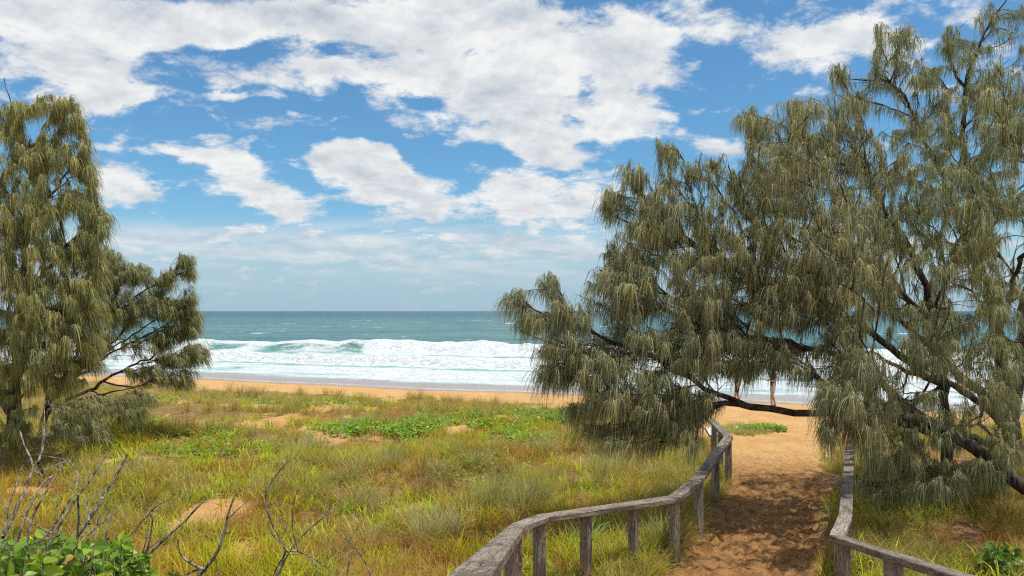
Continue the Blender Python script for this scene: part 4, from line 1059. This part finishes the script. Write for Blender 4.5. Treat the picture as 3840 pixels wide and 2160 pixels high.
zp = b.math('ADD', b.math('MAXIMUM', dz, 0.0), .22)
cq = b.n('ShaderNodeCombineXYZ'); b.l(b.math('DIVIDE', dx, zp), cq.inputs[0]); b.l(b.math('DIVIDE', dy, zp), cq.inputs[1]); q = cq.outputs[0]
# warp the blob space a little so that edges are irregular
wn = b.n('ShaderNodeTexNoise'); wn.inputs['Scale'].default_value = 6; wn.inputs['Detail'].default_value = 3; b.l(uv, wn.inputs['Vector'])
vs = b.n('ShaderNodeVectorMath', operation='SUBTRACT'); b.l(wn.outputs['Color'], vs.inputs[0]); vs.inputs[1].default_value = (.5,.5,.5)
vm_ = b.n('ShaderNodeVectorMath', operation='SCALE'); b.l(vs.outputs[0], vm_.inputs[0]); vm_.inputs['Scale'].default_value = .10
va = b.n('ShaderNodeVectorMath', operation='ADD'); b.l(uv, va.inputs[0]); b.l(vm_.outputs[0], va.inputs[1]); uvw = va.outputs[0]
CL = [ # centre u, v, radii, tilt (deg, + = down to the right), weight
 (60,72,110,36,6,1.0),(60,20,120,26,0,.8),(150,34,60,12,0,.5),(60,100,90,10,0,.5),(140,92,62,10,4,.75),(100,12,180,26,0,.95),(300,14,170,30,0,1.0),(215,26,60,14,0,.5),(520,22,160,40,8,1.0),(330,70,110,26,14,.85),(250,78,48,14,8,.5),
 (460,62,110,44,10,.85),(560,85,90,52,22,.95),(630,118,60,26,20,.7),(500,118,100,32,25,.8),(590,130,50,16,-10,.6),(440,40,120,40,0,.4),(690,18,90,26,6,.85),(640,60,70,40,10,.9),(80,50,90,22,4,.6),(230,20,120,20,0,.5),(400,120,60,16,12,.5),
 (820,46,80,32,0,.95),(890,60,50,30,0,.5),(700,146,66,16,4,.75),(545,148,60,22,20,.6),(575,165,30,12,10,.4),
 (362,174,62,27,18,1.25),(410,198,64,26,22,1.2),(335,160,28,18,0,.9),(245,182,68,28,24,1.15),(290,205,44,18,10,.6),(205,165,40,14,10,.5),
 (125,172,60,22,26,.8),(155,152,50,10,6,.5),(95,188,40,22,10,.5),(540,205,90,28,0,1.0),(500,186,50,18,0,.5),(610,196,50,20,0,.4),
 (262,100,46,8,4,.55),(345,127,30,6,-12,.5),(405,142,18,6,0,.55),(215,146,28,5,0,.5),(112,134,22,5,4,.4),(300,118,10,4,0,.4),(695,62,20,8,-20,.35),(705,108,26,6,-8,.4),
 (250,228,60,9,0,.6),(350,230,70,10,2,.6),(180,240,120,14,0,.5),(420,252,220,20,0,.5),(330,276,330,12,0,.32),(560,240,120,16,0,.45),
 (90,118,26,8,0,.0),(950,60,60,60,0,.4),(1010,130,60,60,0,.4),
 (182,66,34,14,20,-.55),(240,46,34,7,0,-.5),(330,44,30,7,10,-.35),(155,60,30,7,4,-.3),(424,100,16,7,20,-.6),(650,160,40,26,0,-.3),(740,70,34,34,0,-.5),(175,214,60,13,4,-.45),(300,140,120,12,0,-.4),(590,98,30,12,20,-.3),(480,228,110,6,0,-.25),
]
acc = None
for (cu, cv_, ru, rv, an, wt) in CL:
    if wt == 0: continue
    mp = b.vmap(uvw, (ru/F*1.25, rv/F*1.35, 1), ((cu-CX)/F, (HV-cv_)/F, 0), (0,0,R(-an)), 'TEXTURE')
    ln = b.n('ShaderNodeVectorMath', operation='LENGTH'); b.l(mp, ln.inputs[0])
    f = b.mr(ln.outputs['Value'], 1.0, .15, 0.0, wt)
    acc = f if acc is None else b.math('ADD', acc, f)
acc = b.mr(acc, 0.0, 1.5, 0.0, .98, False)
# elsewhere on the dome: broken cloud
side = b.math('MAXIMUM', b.mr(b.math('ABSOLUTE', uu), .68, .95), b.mr(ww, .44, .6))
acc = b.math('ADD', acc, b.math('MULTIPLY', side, .42))
nA = b.noise(q, 3.4, 12, .62, .3)
nB = b.noise(q, 8.5, 12, .68, .3)
nD = b.noise(b.vmap(uv, (1,1.6,1)), 16.0, 8, .65, .4)
acc = b.math('ADD', acc, b.math('MULTIPLY', b.math('SUBTRACT', nD, .5), 1.2))
dn = b.math('ADD', acc, b.math('ADD', b.math('MULTIPLY', b.math('SUBTRACT', nA, .5), 1.5), b.math('MULTIPLY', b.math('SUBTRACT', nB, .5), 1.7)))
mask = b.mr(dn, .08, .62)
# thin streaked layer low over the sea
st = b.noise(b.vmap(uv, (1.6,15,1)), 2.2, 8, .6, .5)
stb = b.math('MULTIPLY', b.mr(ww, .02, .05), b.mr(ww, .135, .09))
mask = b.math('MAXIMUM', mask, b.math('MULTIPLY', b.mr(st, .36, .62, .15, .85), stb))
# light and shade inside the cloud: compare with the cloud a step towards the light
qs = b.vmap(q, (1,1,1), (.045,-.07,0))
nA2 = b.noise(qs, 2.6, 6, .60, .35); nA1 = b.noise(q, 2.6, 6, .60, .35)
nC2 = b.noise(b.vmap(uv, (1,1.5,1), (.004,-.018,0)), 11, 6, .6); nC1 = b.noise(b.vmap(uv, (1,1.5,1)), 11, 6, .6)
sh = b.math('ADD', b.math('MULTIPLY', b.math('SUBTRACT', nA1, nA2), 3.0), b.math('MULTIPLY', b.math('SUBTRACT', nC1, nC2), 1.5))
thick = b.mr(dn, .55, 1.5)
lum = b.math('SUBTRACT', b.math('ADD', .92, b.math('MULTIPLY', sh, .50)), b.math('MULTIPLY', thick, .13))
lum = b.mr(lum, .45, 1.05, .0, 1.0, False)
ccol = b.mix(lum, (.44,.52,.62), (.95,.96,.96))
low = b.mr(ww, .02, .17)                      # clouds near the horizon are seen through more air
ccol = b.mix(low, b.mix(.5, ccol, (.50,.60,.68)), ccol)
mask = b.math('MULTIPLY', mask, b.mr(ww, .0, .10, .35, 1.0))
sc = b.mix(1.0, sky.outputs[0], (.60,.98,1.13), 'MULTIPLY')
K_SKY = .105
skc = b.n('ShaderNodeVectorMath', operation='SCALE'); b.l(sc, skc.inputs[0]); skc.inputs['Scale'].default_value = 1.0
clc = b.n('ShaderNodeVectorMath', operation='SCALE'); b.l(ccol, clc.inputs[0]); clc.inputs['Scale'].default_value = .85/K_SKY
veil = b.mr(ww, .0, .17, .85, .0)
vlc = b.n('ShaderNodeVectorMath', operation='SCALE'); vlc.inputs[0].default_value = (.36,.50,.62); vlc.inputs['Scale'].default_value = 1.0/K_SKY
fin = b.mix(mask, b.mix(veil, skc.outputs[0], vlc.outputs[0]), clc.outputs[0])
bg = b.n('ShaderNodeBackground'); b.l(fin, bg.inputs[0]); bg.inputs[1].default_value = K_SKY
wo = b.n('ShaderNodeOutputWorld'); b.l(bg.outputs[0], wo.inputs[0])
W.cycles.sampling_method = 'MANUAL'; W.cycles.sample_map_resolution = 512

# ------------------------------------------------------------------ camera
cam = bpy.data.cameras.new('camera'); co = bpy.data.objects.new('camera', cam); COL.objects.link(co)
cam.sensor_width = 36; cam.lens = F/1024*36; cam.shift_y = (HV-288)/1024
cam.clip_start = .05; cam.clip_end = 60000
co.location = (0,0,H); co.rotation_euler = (R(90),0,0)
S.camera = co
S.view_settings.view_transform = 'Standard'; S.view_settings.look = 'None'; S.view_settings.exposure = 0.15; S.view_settings.gamma = 1
S.cycles.max_bounces = 6; S.cycles.diffuse_bounces = 3; S.cycles.glossy_bounces = 2; S.cycles.transmission_bounces = 3
S.cycles.use_denoising = False; S.cycles.pixel_filter_type = 'BLACKMAN_HARRIS'; S.cycles.filter_width = 1.2; S.cycles.sample_clamp_indirect = 4
